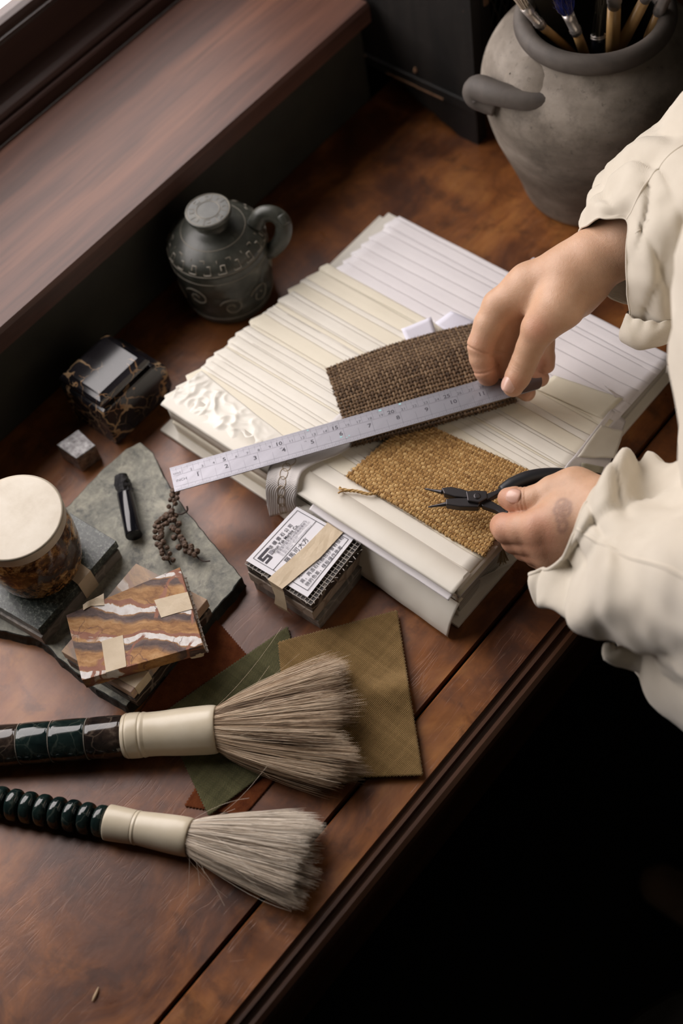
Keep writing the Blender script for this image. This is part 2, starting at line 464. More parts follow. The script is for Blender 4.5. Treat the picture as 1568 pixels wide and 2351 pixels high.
def mat_linen(name, lo, hi, sc=900, rot=0.0):
    m = Mat(name)
    v = m.map(rot=(0, 0, rot))
    a = m.wave(sc * .28, .9, 1, 2, vec=v, direction='X'); b = m.wave(sc * .28, .9, 1, 2, vec=v, direction='Y')
    thr = m.noise(160, 3, .6, m.map((1, .06, 1), rot=(0, 0, rot))); thr2 = m.noise(160, 3, .6, m.map((.06, 1, 1), rot=(0, 0, rot)))
    h = m.math('MAXIMUM', m.math('MULTIPLY', a, thr), m.math('MULTIPLY', b, thr2))
    c = m.ramp(h, [(.18, lo), (.62, hi)])
    m.color(c).set(rough=.9, spec=.1, sheen=.15); m.bump(h, .0007, .8); return m.m
M['linen_green'] = mat_linen('olive_green_linen', (.042, .042, .018), (.17, .158, .075), 900, .6)
M['linen_gold'] = mat_linen('olive_gold_linen', (.11, .066, .022), (.37, .235, .095), 900, .1)
def mat_suede(name, lo, hi):
    m = Mat(name); a = m.noise(120, 6, .7)
    m.color(m.ramp(a, [(.3, lo), (.7, hi)])).set(rough=.95, spec=.08, sheen=.1); m.bump(m.noise(600, 3), .0006, .6); return m.m
M['suede'] = mat_suede('rust_suede', (.085, .022, .008), (.17, .050, .016))
M['ivory'] = (lambda m: (m.color(m.ramp(m.noise(16, 5, .6, m.map((1, 1, 1))), [(.3, (.62, .53, .38)), (.7, (.76, .69, .55))])).set(rough=.30, spec=.5), m.m)[1])(Mat('polished_bone'))
def mat_jade(name, lo, mid, hi):
    m = Mat(name); w = m.warp(m.co, .02, 40); a = m.noise(55, 5, .65, w)
    c = m.ramp(a, [(.35, lo), (.58, mid), (.76, hi)])
    d = m.voro(48, 'DISTANCE_TO_EDGE', w)
    c = m.mix(m.ramp(d, [(.008, .45), (.03, 0.)]), c, hi)
    m.color(c).set(rough=.10, spec=.65); return m.m
M['jade_dark'] = mat_jade('dark_green_agate', (.004, .009, .009), (.011, .022, .020), (.07, .085, .07))
M['agate_brown'] = mat_jade('brown_green_agate', (.010, .008, .008), (.038, .026, .020), (.16, .12, .09))
M['cord'] = plain('grey_cord', (.20, .18, .15), .8)
def mat_hair(name, lo, mid, hi):
    m = Mat(name); r = m.attr()
    m.color(m.ramp(r, [(.05, lo), (.45, mid), (.95, hi)])).set(rough=.5, spec=.3); return m.m
M['hair_big'] = mat_hair('brown_goat_hair', (.12, .075, .045), (.46, .33, .215), (.74, .61, .46))
M['hair_small'] = mat_hair('grey_goat_hair', (.18, .135, .10), (.58, .48, .37), (.84, .76, .65))
M['tourm'] = plain('black_polished_stone', (.008, .008, .011), .12, spec=.7)
M['tourm_rough'] = (lambda m: (m.color((.012, .011, .013)).set(rough=.25), m.bump(m.noise(260, 5, .7), .002, 1.), m.m)[2])(Mat('black_rough_stone'))
def mat_berry():
    m = Mat('dried_berry'); a = m.noise(420, 4, .6)
    m.color(m.ramp(a, [(.35, (.040, .022, .013)), (.65, (.17, .105, .068))])).set(rough=.65); m.bump(m.voro(420, 'F1'), .0012, .9); return m.m
M['berry'] = mat_berry()
M['stem'] = plain('dried_stem', (.035, .02, .014), .8)
def mat_skin():
    m = Mat('skin')
    a = m.noise(40, 4, .6); b = m.voro(1500, 'F1', m.map((1, 1, 1)))
    c = m.ramp(a, [(.3, (.54, .32, .20)), (.7, (.64, .40, .265))])
    red = m.attr('red')
    c = m.mix(m.math('MULTIPLY', red, .40), c, (.52, .19, .12))
    ink = m.attr('tattoo')
    c = m.mix(m.math('MULTIPLY', ink, .42), c, (.16, .085, .085))
    m.color(c).set(rough=.46, spec=.42, sss=.12)
    m.b.inputs['Subsurface Radius'].default_value = (.008, .003, .0015); m.b.inputs['Subsurface Scale'].default_value = .5
    h = m.math('ADD', m.math('MULTIPLY', b, .25), m.math('MULTIPLY', m.noise(350, 4, .6, m.map((1, 1, 1))), .75)); m.bump(h, .0007, .55)
    return m.m
M['skin'] = mat_skin()
M['nail'] = plain('fingernail', (.70, .43, .34), .24, spec=.55)
def mat_shirt():
    m = Mat('cream_cotton_twill')
    t = m.wave(520, .6, 1, 2, vec=m.map(rot=(.4, .6, .8)), direction='DIAGONAL'); a = m.noise(300, 3)
    m.color(m.ramp(m.noise(22, 4), [(.3, (.60, .54, .445)), (.7, (.68, .62, .52))])).set(rough=.9, spec=.12, sheen=.25)
    m.bump(m.math('ADD', m.math('MULTIPLY', t, .5), m.math('MULTIPLY', a, .5)), .0006, .45); return m.m
M['shirt'] = mat_shirt()
M['trousers'] = plain('dark_olive_trousers', (.020, .020, .012), .9)
M['hair_dark'] = plain('dark_hair', (.012, .009, .008), .5)
M['ribbon'] = None
def mat_ribbon():
    m = Mat('woven_ribbon'); a = m.wave(330, .2, 0, 1, vec=m.map(rot=(0, 0, .75)), direction='X')
    u = m.attr('u')
    st = m.ramp(m.math('PINGPONG', m.math('MULTIPLY', u, 1.0), .5), [(.0, .9), (.10, 1.), (.28, .88), (.34, 1.), (.5, 1.)])
    c = m.mix(m.math('MULTIPLY', a, .30), (.86, .82, .80), (.66, .61, .58)); c = m.mix(1.0, c, st, 'MULTIPLY')
    m.color(c).set(rough=.85, spec=.1, sheen=.2); m.bump(a, .0006, .6); return m.m
M['ribbon'] = mat_ribbon()

# ================================================================== the setting
FZ = -0.75
def struct(name, v, f, mat, **k):
    return obj(name, v, f, mat, None, kind='structure', **k)
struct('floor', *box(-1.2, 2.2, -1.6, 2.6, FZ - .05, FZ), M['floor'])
WY0, WY1, WZ1 = -.22, .92, 1.24        # outer size of the window frame
wv = MB()
wv.add(*box(-1.16, -0.862, -1.6, .862, FZ, .104))        # under the window
wv.add(*box(-1.16, -1.02, -1.6, 2.6, WZ1, 2.2))
wv.add(*box(-1.16, -1.02, -1.6, WY0, .104, WZ1))
wv.add(*box(-1.16, -1.02, WY1, 2.6, .104, WZ1))
wv.add(*box(-1.16, -.955, .8625, 1.22, FZ, .104))
wv.add(*box(-1.16, -1.02, 1.22, 2.6, FZ, .104))
wv.build('wall_left', M['wall'])
struct('wall_back', *box(-1.02, 2.2, 2.5, 2.6, FZ, 2.2), M['plaster'])
struct('wall_right', *box(2.2, 2.3, -1.6, 2.6, FZ, 2.2), M['plaster'])
struct('wall_front', *box(-1.16, 2.3, -1.7, -1.6, FZ, 2.2), M['plaster'])
struct('ceiling', *box(-1.2, 2.3, -1.7, 2.6, 2.2, 2.25), M['plaster'])
# window: sill board, sash rails and pane
win = obj('window_1', *box(-1.080, -1.048, WY0, WY1, .1315, .2035), M['frame'], None, kind='structure', bevel=.003)
sp = [(-1.02, .1045), (-.849, .1045), (-.845, .1085), (-.845, .127), (-.848, .131), (-1.02, .131)]
obj('window_sill', *extrude_y(sp, -1.0, .862), M['sill'], win)
r1 = [(-1.0475, .131), (-1.0205, .131), (-1.0205, .1455), (-1.0225, .1475), (-1.0245, .1475), (-1.0250, .1440), (-1.0270, .1440), (-1.0275, .1500), (-1.0300, .1530), (-1.0360, .1560), (-1.0475, .1640)]
obj('window_rail', *extrude_y(r1, WY0, WY1), M['frame'], win)
r2 = [(-1.060, .2035), (-1.0478, .2035), (-1.0478, .2055), (-1.0500, .2062), (-1.0505, .2110), (-1.0530, .2150), (-1.0590, .2170), (-1.060, .2035)]
obj('glazing_bead', *extrude_y(r2[:-1], WY0, WY1), M['frame'], win)
obj('window_stile', *box(-1.080, -1.048, WY0, WY0 + .05, .2035, WZ1), M['frame'], win, bevel=.003)
obj('window_stile', *box(-1.080, -1.048, WY1 - .05, WY1, .2035, WZ1), M['frame'], win, bevel=.003)
obj('window_rail', *box(-1.080, -1.048, WY0 + .05, WY1 - .05, WZ1 - .05, WZ1), M['frame'], win, bevel=.003)
obj('glazing_bead', *box(-1.078, -1.066, WY0 + .05, WY1 - .05, .2040, .2105), M['frame'], win)
obj('pane', *box(-1.0640, -1.0610, WY0 + .05, WY1 - .05, .2040, WZ1 - .05), M['glass'], win)

# ================================================================== desk
desk = thing('desk', 'old reddish brown wooden desk with a framed scratched top and moulded front edge', 'desk', (-.58, .4, FZ))
Y0, Y1 = -.75, 1.60
obj('desk_panel', *box(-.861, -.3695, Y0, Y1, -.022, 0.0), M['desk'], desk)
obj('desk_groove', *box(-.3695, -.3655, Y0, Y1, -.022, -.0085), plain('dark_groove', (.006, .004, .003), .9, spec=.05), desk)
pf = [(-.3655, -.022), (-.3655, -.0012), (-.3640, 0), (-.3275, 0), (-.3275, -.022)]
obj('border_board', *extrude_y(pf, Y0, Y1), M['desk'], desk)
pe = [(-.3275, -.022), (-.3275, -.0030), (-.3235, -.0035), (-.3225, -.0005), (-.3195, -.0005), (-.3185, -.0045), (-.3150, -.0050), (-.3140, -.0020), (-.3110, -.0020),
      (-.3075, -.0040), (-.3055, -.0075), (-.3050, -.013), (-.3070, -.018), (-.311, -.022), (-.318, -.026), (-.3275, -.028)]
obj('edge_moulding', *extrude_y(pe, Y0, Y1), M['edge'], desk)
obj('apron', *box(-.345, -.325, Y0 + .03, Y1 - .03, -.15, -.0285), M['edge'], desk)
obj('apron', *box(-.84, -.345, Y0 + .03, Y0 + .05, -.15, -.0225), M['edge'], desk)
obj('apron', *box(-.84, -.345, Y1 - .05, Y1 - .03, -.15, -.0225), M['edge'], desk)
for lx in (-.835, -.375):
    for ly in (Y0 + .055, Y1 - .095):
        obj('leg', *box(lx, lx + .04, ly, ly + .04, FZ, -.0225), M['edge'], desk, bevel=.003)

# a dim bentwood chair beyond the desk edge, far down in the dark
ch = thing('bentwood_chair', 'dark bentwood chair barely visible on the floor below the desk edge', 'chair', (.05, .25, FZ))
M['chairwood'] = plain('dark_chair_wood', (.035, .024, .014), .5)
seat = [(.05 + .19 * math.cos(t), .25 + .19 * math.sin(t)) for t in np.linspace(0, 2 * math.pi, 40, endpoint=False)]
obj('seat', *prism(seat, FZ + .43, FZ + .455), M['chairwood'], ch, bevel=.006)
for k, a in enumerate((.8, 2.3, 3.9, 5.5)):
    p0 = V3((.05 + .15 * math.cos(a), .25 + .15 * math.sin(a), FZ + .44)); p1 = V3((.05 + .20 * math.cos(a), .25 + .20 * math.sin(a), FZ))
    obj('leg', *tube([p0, (p0 + p1) / 2, p1], [.016, .014, .011], 10), M['chairwood'], ch, smooth=True)

# ================================================================== cabinet
cb = thing('cabinet', 'worn black lacquered cabinet on bracket feet at the back of the desk', 'cabinet', (-.8, 1.0, 0))
bx0, bx1, by0, by1 = -.905, -.7195, .868, 1.13
body = MB()
body.add(*box(bx0, bx1, by0, by0 + .015, .044, .60))
body.add(*box(bx0, bx1 - .0005, by1 - .012, by1, .044, .60))
body.add(*box(bx0, bx0 + .012, by0 + .015, by1 - .012, .044, .60))
body.add(*box(bx0 + .012, bx1 - .001, by0 + .015, by1 - .012, .044, .056))
body.add(*box(bx0, bx1 + .004, by0 - .004, by1 + .004, .60, .615))
body.build('carcass', M['cabinet'], cb)
obj('base_rail', *box(bx0 - .002, bx1 + .0015, by0 - .0035, by0, .043, .056), M['cabinet'], cb, bevel=.001)
# worn edge of the rail, bare wood
for (xa, xb, z) in ((-.835, -.795, .0445), (-.795, -.760, .0440), (-.875, -.862, .0545)):
    obj('chipped_edge', *box(xa, xb, by0 - .0042, by0 - .0034, z, z + .0018), M['chipwood'], cb)
obj('chipped_spot', *tube([(-.797, by0 - .0006, .062), (-.797, by0, .0665)], [.0024, .0016], 8), M['chipwood'], cb)
# bracket foot: scalloped board
ft = [(-.7195, .0), (-.7195, .044), (-.832, .044), (-.826, .040), (-.812, .034), (-.800, .025), (-.786, .018), (-.776, .016), (-.768, .010), (-.755, .006), (-.744, 0.0)]
v = [(x, by0 - .001, z) for x, z in ft] + [(x, by0 + .014, z) for x, z in ft]; n = len(ft)
obj('foot', v, [tuple(range(n)), tuple(range(n, 2 * n))[::-1]] + [(i, n + i, n + (i + 1) % n, (i + 1) % n) for i in range(n)], M['cabinet'], cb)
obj('foot', *box(-.760, -.7205, by1 - .04, by1, 0, .044), M['cabinet'], cb)
obj('foot', *box(-.858, -.835, by1 - .04, by1, 0, .044), M['cabinet'], cb)
# side door with wire mesh
obj('door_frame', *box(bx1 - .012, bx1, by0 + .016, by0 + .030, .058, .60), M['cabinet'], cb)
obj('door_frame', *box(bx1 - .012, bx1, by1 - .030, by1 - .014, .058, .60), M['cabinet'], cb)
obj('door_frame', *box(bx1 - .012, bx1, by0 + .030, by1 - .030, .058, .075), M['cabinet'], cb)
obj('hinge_strip', *box(bx1 - .001, bx1 + .0015, by0 + .020, by0 + .026, .16, .30), M['chipwood'], cb)
ms = MB()
for i in range(-14, 24):
    a = V3((bx1 - .006, by0 + .032 + i * .012, .08)); 
    for sgn in (1, -1):
        p = [a + V3((0, 0, 0)), a + V3((0, sgn * .18, .45))]
        # clip to the opening
        ya, yb = by0 + .031, by1 - .031
        t0 = 0; t1 = 1; dy = p[1][1] - p[0][1]
        ta, tb = (ya - p[0][1]) / dy, (yb - p[0][1]) / dy
        t0 = max(t0, min(ta, tb)); t1 = min(t1, max(ta, tb))
        if t1 - t0 > .03: ms.add(*tube([p[0] + (p[1] - p[0]) * t0, p[0] + (p[1] - p[0]) * t1], .0007, 4))
M['wire'] = plain('dull_wire', (.045, .05, .042), .5, metal=.6)
ms.build('wire_mesh', M['wire'], cb)

# ================================================================== stoneware pot
PC = (-.592, .886)
pot = thing('stoneware_pot', 'grey stoneware pot with dark rolled rim and lug handle holding paint brushes', 'pot', (PC[0], PC[1], 0))
prof = [(.058, 0), (.0635, .002), (.0675, .010), (.0735, .03), (.0845, .06), (.0955, .09), (.102, .118), (.1045, .137), (.1015, .155), (.093, .172), (.0815, .185), (.0715, .1925), (.066, .197), (.064, .2005)]
pr_ = catmull([(r, z) for r, z in prof], 4)
inner = [(.0575, .2005), (.060, .190), (.078, .175), (.094, .150), (.097, .130), (.088, .09), (.066, .045), (.0, .02)]
v, f = lathe([(r, z) for r, z in pr_], (PC[0], PC[1], 0), 96, closed_ends=False)
vi, fi = lathe(inner, (PC[0], PC[1], 0), 96, closed_ends=False)
obj('pot_body', v, f, M['pot'], pot, smooth=True)
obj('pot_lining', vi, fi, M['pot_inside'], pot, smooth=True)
obj('pot_bottom', *lathe([(.05, .001), (.06, .004)], (PC[0], PC[1], 0), 48), M['pot'], pot)
rp = [(.0555, .199), (.0560, .2055), (.0600, .2105), (.0655, .2115), (.0705, .2080), (.0725, .2015), (.0705, .1955), (.0660, .1935), (.0605, .1950)]
rv, rf = [], []
rr = catmull(rp, 3, closed=True)
rv, rf = lathe([(r, z) for r, z in rr] + [tuple(rr[0])], (PC[0], PC[1], 0), 96, closed_ends=False)
obj('rim', rv, rf, M['pot_rim'], pot, smooth=True, label='dark rolled rim')
# lug handle: clay roll bent onto the shoulder
def potsurf(px, py, z, out=0.0):
    p = at(px, py, z); d = nrm(V3((p[0] - PC[0], p[1] - PC[1], 0)))
    r = np.interp(z, [q[1] for q in pr_], [q[0] for q in pr_])
    return V3((PC[0] + d[0] * (r + out), PC[1] + d[1] * (r + out), z))
hp = [potsurf(1150, 235, .150, -.003), potsurf(1136, 205, .156, .012), potsurf(1180, 176, .165, .015), potsurf(1215, 178, .170, .010), potsurf(1255, 192, .171, -.002), potsurf(1292, 200, .172, -.014)]
hv, hf = tube(catmull(hp, 8), np.interp(np.linspace(0, 1, 41), [0, .2, .5, .75, 1], [.012, .0132, .0118, .0100, .0085]), 16)
obj('lug_handle', hv, hf, M['pot_rim'], pot, smooth=True, label='dark clay lug handle')
lump = lathe([(.001, .0065), (.008, .0055), (.015, .0030), (.022, -.001), (.029, -.010), (.034, -.020)], potsurf(1235, 150, .179, -.003), 20, axis=nrm(V3((-.5, -.5, .6))), closed_ends=False)
obj('clay_lump', *lump, M['pot'], pot, smooth=True)

# ---- the brushes in the pot
def hair_tuft(root, tip, r0, r1, n, seed, splay=1.0, taper=.6):
    rg = np.random.default_rng(seed); mb = MB(); root = V3(root); tip = V3(tip); ax = nrm(tip - root); L = np.linalg.norm(tip - root)
    u = nrm(np.cross(ax, (0, 0, 1))); w = np.cross(ax, u)
    for i in range(n):
        a = rg.uniform(0, 2 * math.pi); q = math.sqrt(rg.uniform(0, 1)); o = (u * math.cos(a) + w * math.sin(a)) * q
        l = L * rg.uniform(.8, 1.05)
        pts = [root + o * r0 + ax * 0, root + o * (r0 + (r1 - r0) * .6) * 1.05 + ax * l * .5, root + o * r1 * splay + ax * l + rg.normal(size=3) * r1 * .12]
        v, f = tube(pts, [.00022, .00022, .00008], 3, cap=False); mb.add(v, f, rg.uniform(0, 1))
    return mb
M['bristle_black'] = mat_hair('black_bristle', (.008, .007, .006), (.03, .025, .02), (.30, .26, .20))
M['bristle_blue'] = mat_hair('blue_painted_bristle', (.010, .020, .13), (.015, .035, .26), (.20, .15, .10))
M['handle_yellow'] = wood_dark('yellow_lacquered_wood', (.36, .20, .07), (.55, .34, .14), .35, 30, 1)
M['handle_black'] = plain('black_lacquer', (.010, .011, .016), .25)
M['ferrule'] = (lambda m: (m.color((.55, .50, .46)).set(metal=.8, rough=m.ramp(m.noise(90, 4), [(.3, .25), (.7, .5)])), m.bump(m.noise(120, 3), .001, .4), m.m)[2])(Mat('tin_ferrule'))
def paint_brush(label, foot, neck, ftop, tip, rh, rf, hairmat, hmat, seed, flat=1.0, splay=1.2, nh=130, loc=None):
    """foot: low end inside the pot, neck: handle meets ferrule, ftop: ferrule end, tip: bristle end"""
    b = thing('paint_brush', label, 'brush', foot, 'paint brushes in the stoneware pot')
    P = [V3(foot), V3(foot) * .5 + V3(neck) * .5, V3(neck)]
    obj('handle', *tube(P, [rh * .6, rh, rh * .9], 14), hmat, b, smooth=True)
    if ftop is not None:
        F = [V3(neck) + (V3(ftop) - V3(neck)) * t for t in (0, .12, .16, .20, .26, .30, .7, 1)]
        obj('ferrule', *tube(F, [rf * .96, rf * .96, rf * 1.1, rf * .94, rf * 1.1, rf * .95, rf, rf * 1.1], 16), M['ferrule'], b, smooth=True)
    if tip is not None:
        hair_tuft(ftop if ftop is not None else neck, tip, rf * .9, rf * splay, nh, seed).build('bristles', hairmat, b, kind='stuff')
def pf_(px, py, z): return at(px, py, z)
FT = lambda dx, dy: V3((PC[0] + dx, PC[1] + dy, .03))
# positions above the mouth of the pot are read at heights above the rim
paint_brush('flat brush with pale bristles and tin ferrule leaning on the left of the pot rim', pf_(1330, 135, .12), pf_(1245, 62, .208), pf_(1205, 15, .232), pf_(1175, -35, .262), .0042, .0046, M['hair_small'], M['handle_yellow'], 1)
paint_brush('splayed brush caked with blue paint, second from the left in the pot', pf_(1352, 150, .13), pf_(1325, 78, .205), pf_(1303, 30, .226), pf_(1292, -4, .245), .0046, .0050, M['bristle_blue'], M['handle_yellow'], 2, splay=2.0, nh=170)
paint_brush('soft round brush with dark tipped white bristles standing bristles up in the pot', pf_(1374, 190, .12), pf_(1373, 88, .19), pf_(1373, 80, .193), pf_(1382, -10, .235), .0062, .0062, M['bristle_black'], M['handle_black'], 3, splay=.75, nh=260)
paint_brush('thick straight wooden brush handle with a ribbed tin ferrule in the pot', pf_(1404, 190, .12), pf_(1410, 14, .215), pf_(1412, -60, .26), pf_(1412, -130, .30), .0066, .0062, M['bristle_black'], M['handle_yellow'], 4)
paint_brush('long yellow brush handle slanting to the upper right in the pot', pf_(1388, 175, .12), pf_(1480, 0, .225), pf_(1540, -80, .27), pf_(1575, -140, .30), .0055, .0052, M['bristle_black'], M['handle_yellow'], 5)
paint_brush('amber brush handle with a dark collar at the right of the pot mouth', pf_(1470, 138, .14), pf_(1512, 28, .210), pf_(1540, -30, .25), pf_(1560, -90, .29), .0048, .0055, M['bristle_black'], M['handle_yellow'], 6)
# a clear plastic ruler stands in the pot too
rl = thing('plastic_ruler', 'dark translucent plastic ruler standing inside the pot behind the brushes', 'ruler', pf_(1275, 60, .17), None)
ra, rb, rc, rd = pf_(1215, -25, .235), pf_(1262, -40, .235), pf_(1310, 70, .15), pf_(1262, 85, .15)
up = nrm(np.cross(rb - ra, rd - ra)) * .0008
obj('ruler_blade', [ra, rb, rc, rd, ra + up, rb + up, rc + up, rd + up], [(0, 1, 2, 3), (7, 6, 5, 4), (0, 4, 5, 1), (1, 5, 6, 2), (2, 6, 7, 3), (3, 7, 4, 0)], plain('smoky_plastic', (.05, .05, .045), .3), rl)

# ================================================================== carved stone jug
JC = at(541, 682, 0.0)[:2]; JC = (JC[0] - .006, JC[1] + .001)
jug = thing('stone_jug', 'carved dark stone jug with a flat round stopper and loop handle beside the book', 'jug', (JC[0], JC[1], 0))
jp = catmull([(.038, 0), (.0405, .003), (.0425, .012), (.0445, .03), (.0468, .05), (.0482, .068), (.0478, .074), (.0470, .0755), (.0478, .078), (.0455, .084), (.038, .0905), (.0285, .0955), (.018, .0985), (.0150, .1005), (.0140, .105)], 5)
v, f = lathe([(r, z) for r, z in jp], (*JC, 0), 96)
v2 = []
for p in v:
    d = V3((p[0] - JC[0], p[1] - JC[1], 0)); th = math.atan2(d[1], d[0]); z = p[2]
    a = max(0, 1 - abs(z - .037) / .033)
    rel = (nz(th * 2.6, z * 70, 1) + .7 * nz(th * 6, z * 150, 5)) * .0022 * min(1, a * 2.2)
    v2.append(p + nrm(d) * rel if np.linalg.norm(d) > 1e-6 else p)
obj('jug_body', v2, f, M['jug'], jug, smooth=True)
sp_ = catmull([(.0135, .101), (.0150, .104), (.0190, .1085), (.0215, .1125), (.0218, .1155), (.0212, .1168), (.0125, .1170)], 3)
obj('stopper', *lathe([(r, z) for r, z in sp_], (*JC, 0), 64), M['jug'], jug, smooth=True)
jr = lambda z: np.interp(z, [q[1] for q in jp], [q[0] for q in jp])
carve = MB()
def ringline(r, z, w=.00045, n=80):
    P = [(JC[0] + r * math.cos(t), JC[1] + r * math.sin(t), z) for t in np.linspace(0, 2 * math.pi, n)]
    carve.add(*tube(P, w, 4, cap=False))
ringline(.0112, .1171); ringline(.0205, .1170)
ringline(jr(.0765) + .0004, .0768, .0005); ringline(jr(.0945) + .0002, .0945, .0004); ringline(.0482, .0665, .0004)
ringline(jr(.013) + .001, .013, .0004)
def key(th0, rad_fn, z_fn, seq, w):
    P = [V3((JC[0] + rad_fn(s) * math.cos(th0 + a), JC[1] + rad_fn(s) * math.sin(th0 + a), z_fn(s))) for a, s in seq]
    Q = []
    for i in range(len(P) - 1):
        for t in np.linspace(0, 1, 4, endpoint=False): Q.append(P[i] + (P[i + 1] - P[i]) * t)
    Q.append(P[-1]); carve.add(*tube(Q, w, 4, cap=False))
zf = lambda s: .0795 + .0115 * s
rf_ = lambda s: jr(.0795 + .0115 * s) + .0003
sqn = [(-.13, .9), (-.13, 0.), (.03, 0.), (.03, .6), (-.06, .6), (-.06, .3)]
sqm = [(.09, .9), (.20, .9), (.20, .0), (.34, 0), (.34, .62), (.27, .62)]
for k in range(10):
    key(k * .628, rf_, zf, sqn, .00060); key(k * .628, rf_, zf, sqm, .00060)
for k in range(8):   # little squared spirals on the stopper
    key(k * .785, lambda s: .0135 + .0055 * s, lambda s: .1171, [(-.25, 1), (-.25, 0), (.12, 0), (.12, .7), (-.08, .7)], .00028)
# swirling relief on the belly
for k in range(9):
    th0 = k * .70
    sp3 = []
    for t in np.linspace(0, 9, 40):
        r = .0022 + .0011 * t; z = .036 + r * math.sin(t) * 1.1 + (.009 if k % 2 else -.006); a = th0 + r * math.cos(t) / .046
        R0 = jr(z) + .0010; sp3.append((JC[0] + R0 * math.cos(a), JC[1] + R0 * math.sin(a), z))
    carve.add(*tube(sp3, .0006, 4, cap=False))
carve.build('carved_lines', M['carve'], jug, label='pale incised key pattern lines', kind='stuff')
hpts = [at(585, 520, .088), at(600, 494, .097), at(628, 492, .098), at(650, 512, .090), at(648, 545, .076), at(628, 572, .064), at(608, 580, .058)]
hv, hf = tube(catmull(hpts, 7), np.interp(np.linspace(0, 1, 43), [0, .3, .6, 1], [.0085, .0078, .0082, .0070]), 14)
obj('loop_handle', hv, hf, M['jug'], jug, smooth=True)
obj('thumb_rest', *tube([at(645, 494, .100), at(657, 515, .094)], [.0052, .0042], 10), M['jug'], jug, smooth=True, bevel=.001)

# ================================================================== black and gold marble box
mbx = thing('marble_box', 'polished black marble box with gold veins and a lid, near the wall', 'box', (-.79, .405, 0))
prof_ = [(.3685, 0.), (.3685, .046), (.3700, .0495), (.3725, .051), (.4330, .051), (.4360, .050), (.4470, .038), (.4475, .010), (.4400, .0)]
n = len(prof_)
def loft_x(prof, x0, x1, ins=.003):
    """closed (y, z) profile extruded along x with chamfered end faces"""
    c = np.mean(prof, axis=0); out = []
    for x, s in ((x0, 1 - ins / .03), (x0 + ins, 1), (x1 - ins, 1), (x1, 1 - ins / .03)):
        out += [(x, c[0] + (y - c[0]) * s, max(0.0, c[1] + (z - c[1]) * s)) for y, z in prof]
    f = [tuple(range(n_ := len(prof)))[::-1], tuple(range(3 * n_, 4 * n_))] + [(k * n_ + i, k * n_ + (i + 1) % n_, (k + 1) * n_ + (i + 1) % n_, (k + 1) * n_ + i) for k in range(3) for i in range(n_)]
    return out, f
def inset_box(x0, x1, y0, y1, z0, z1, rows):
    """rows: (inset, z) rings"""
    v = []; f = []
    for ins, z in rows:
        v += [(x0 + ins, y0 + ins, z), (x1 - ins, y0 + ins, z), (x1 - ins, y1 - ins, z), (x0 + ins, y1 - ins, z)]
    m = len(rows)
    for k in range(m - 1): f += [(k * 4 + i, k * 4 + (i + 1) % 4, (k + 1) * 4 + (i + 1) % 4, (k + 1) * 4 + i) for i in range(4)]
    f += [(3, 2, 1, 0), tuple(range(4 * m - 4, 4 * m))]
    return v, f
obj('box_body', *loft_x(prof_, -.8235, -.7625, .0015), M['portoro'], mbx, bevel=.001)
rows = [(.0045, .051), (.0015, .0525), (.0000, .0545), (.0000, .0575), (.0020, .0605), (.0055, .0625), (.0070, .0635)]
obj('lid', *inset_box(-.8225, -.7655, .3705, .4345, .051, .0635, rows), M['portoro'], mbx, bevel=.0006)

# ================================================================== metallic mineral cube
cq = [at(129, 1021, .022), at(175, 1053, .022), at(220, 1022, .022), at(180, 985, .022)]
cb0 = [(p[0], p[1]) for p in cq]
mc = thing('mineral_cube', 'small dark metallic mineral cube in front of the marble box', 'stone cube', (np.mean([p[0] for p in cb0]), np.mean([p[1] for p in cb0]), 0))
obj('cube_body', *prism(cb0, 0.0, .022), M['pyrite'], mc, bevel=.0008)

# ================================================================== slate slab
SZ = .0145
sl = thing('slate_slab', 'large rough grey green slate slab lying under the stone samples', 'stone slab', (-.65, .26, 0))
def rough_edge(P, step, amp, seed):
    out = []
    P = [V3(p)[:2] for p in P]
    for i in range(len(P)):
        a, b = P[i], P[(i + 1) % len(P)]; L = np.linalg.norm(b - a); m = max(2, int(L / step)); nn = nrm((b - a)[::-1] * V3((1, -1))[:2] if False else V3(((b - a)[1], -(b - a)[0])))
        for k in range(m):
            q = a + (b - a) * k / m
            out.append(q + nn[:2] * amp * (nz(q[0] * 90, q[1] * 90, seed) + .5 * nz(q[0] * 300, q[1] * 300, seed)))
    return out
sp0 = [at(322, 1014, SZ), at(352, 1040, SZ), at(372, 1085, SZ), at(400, 1135, SZ), at(470, 1225, SZ), at(556, 1326, SZ), at(490, 1405, SZ), at(290, 1622, SZ), at(215, 1578, SZ), at(140, 1515, SZ), at(90, 1468, SZ), at(-30, 1440, SZ), at(-120, 1400, SZ), at(60, 1240, SZ), at(158, 1160, SZ), at(228, 1085, SZ), at(290, 1030, SZ)]
out = rough_edge(sp0, .0035, .0011, 3); m_ = len(out)
cen = np.mean(out, axis=0)
v = []; 
for lay, (z, ex) in enumerate(((0.0, .0015), (.004, .0005), (.0095, -.0004), (SZ - .0006, .0002), (SZ, -.0007))):
    for i, q in enumerate(out):
        d = nrm(np.append(q - cen, 0))[:2]
        v.append((*(q + d * (ex + (.0016 * nz(q[0] * 140, q[1] * 140, lay * 3.1) if 0 < lay < 3 else 0))), z))
v.append((*cen, SZ))
fs = [(k * m_ + i, k * m_ + (i + 1) % m_, (k + 1) * m_ + (i + 1) % m_, (k + 1) * m_ + i) for k in range(4) for i in range(m_)]
a_ = sum(out[i][0] * out[(i + 1) % m_][1] - out[(i + 1) % m_][0] * out[i][1] for i in range(m_))
top = [(4 * m_ + i, 4 * m_ + (i + 1) % m_, 5 * m_) for i in range(m_)]
bot = [tuple(range(m_))[::-1]]
if a_ < 0: fs = [q[::-1] for q in fs]; top = [q[::-1] for q in top]; bot = [q[::-1] for q in bot]
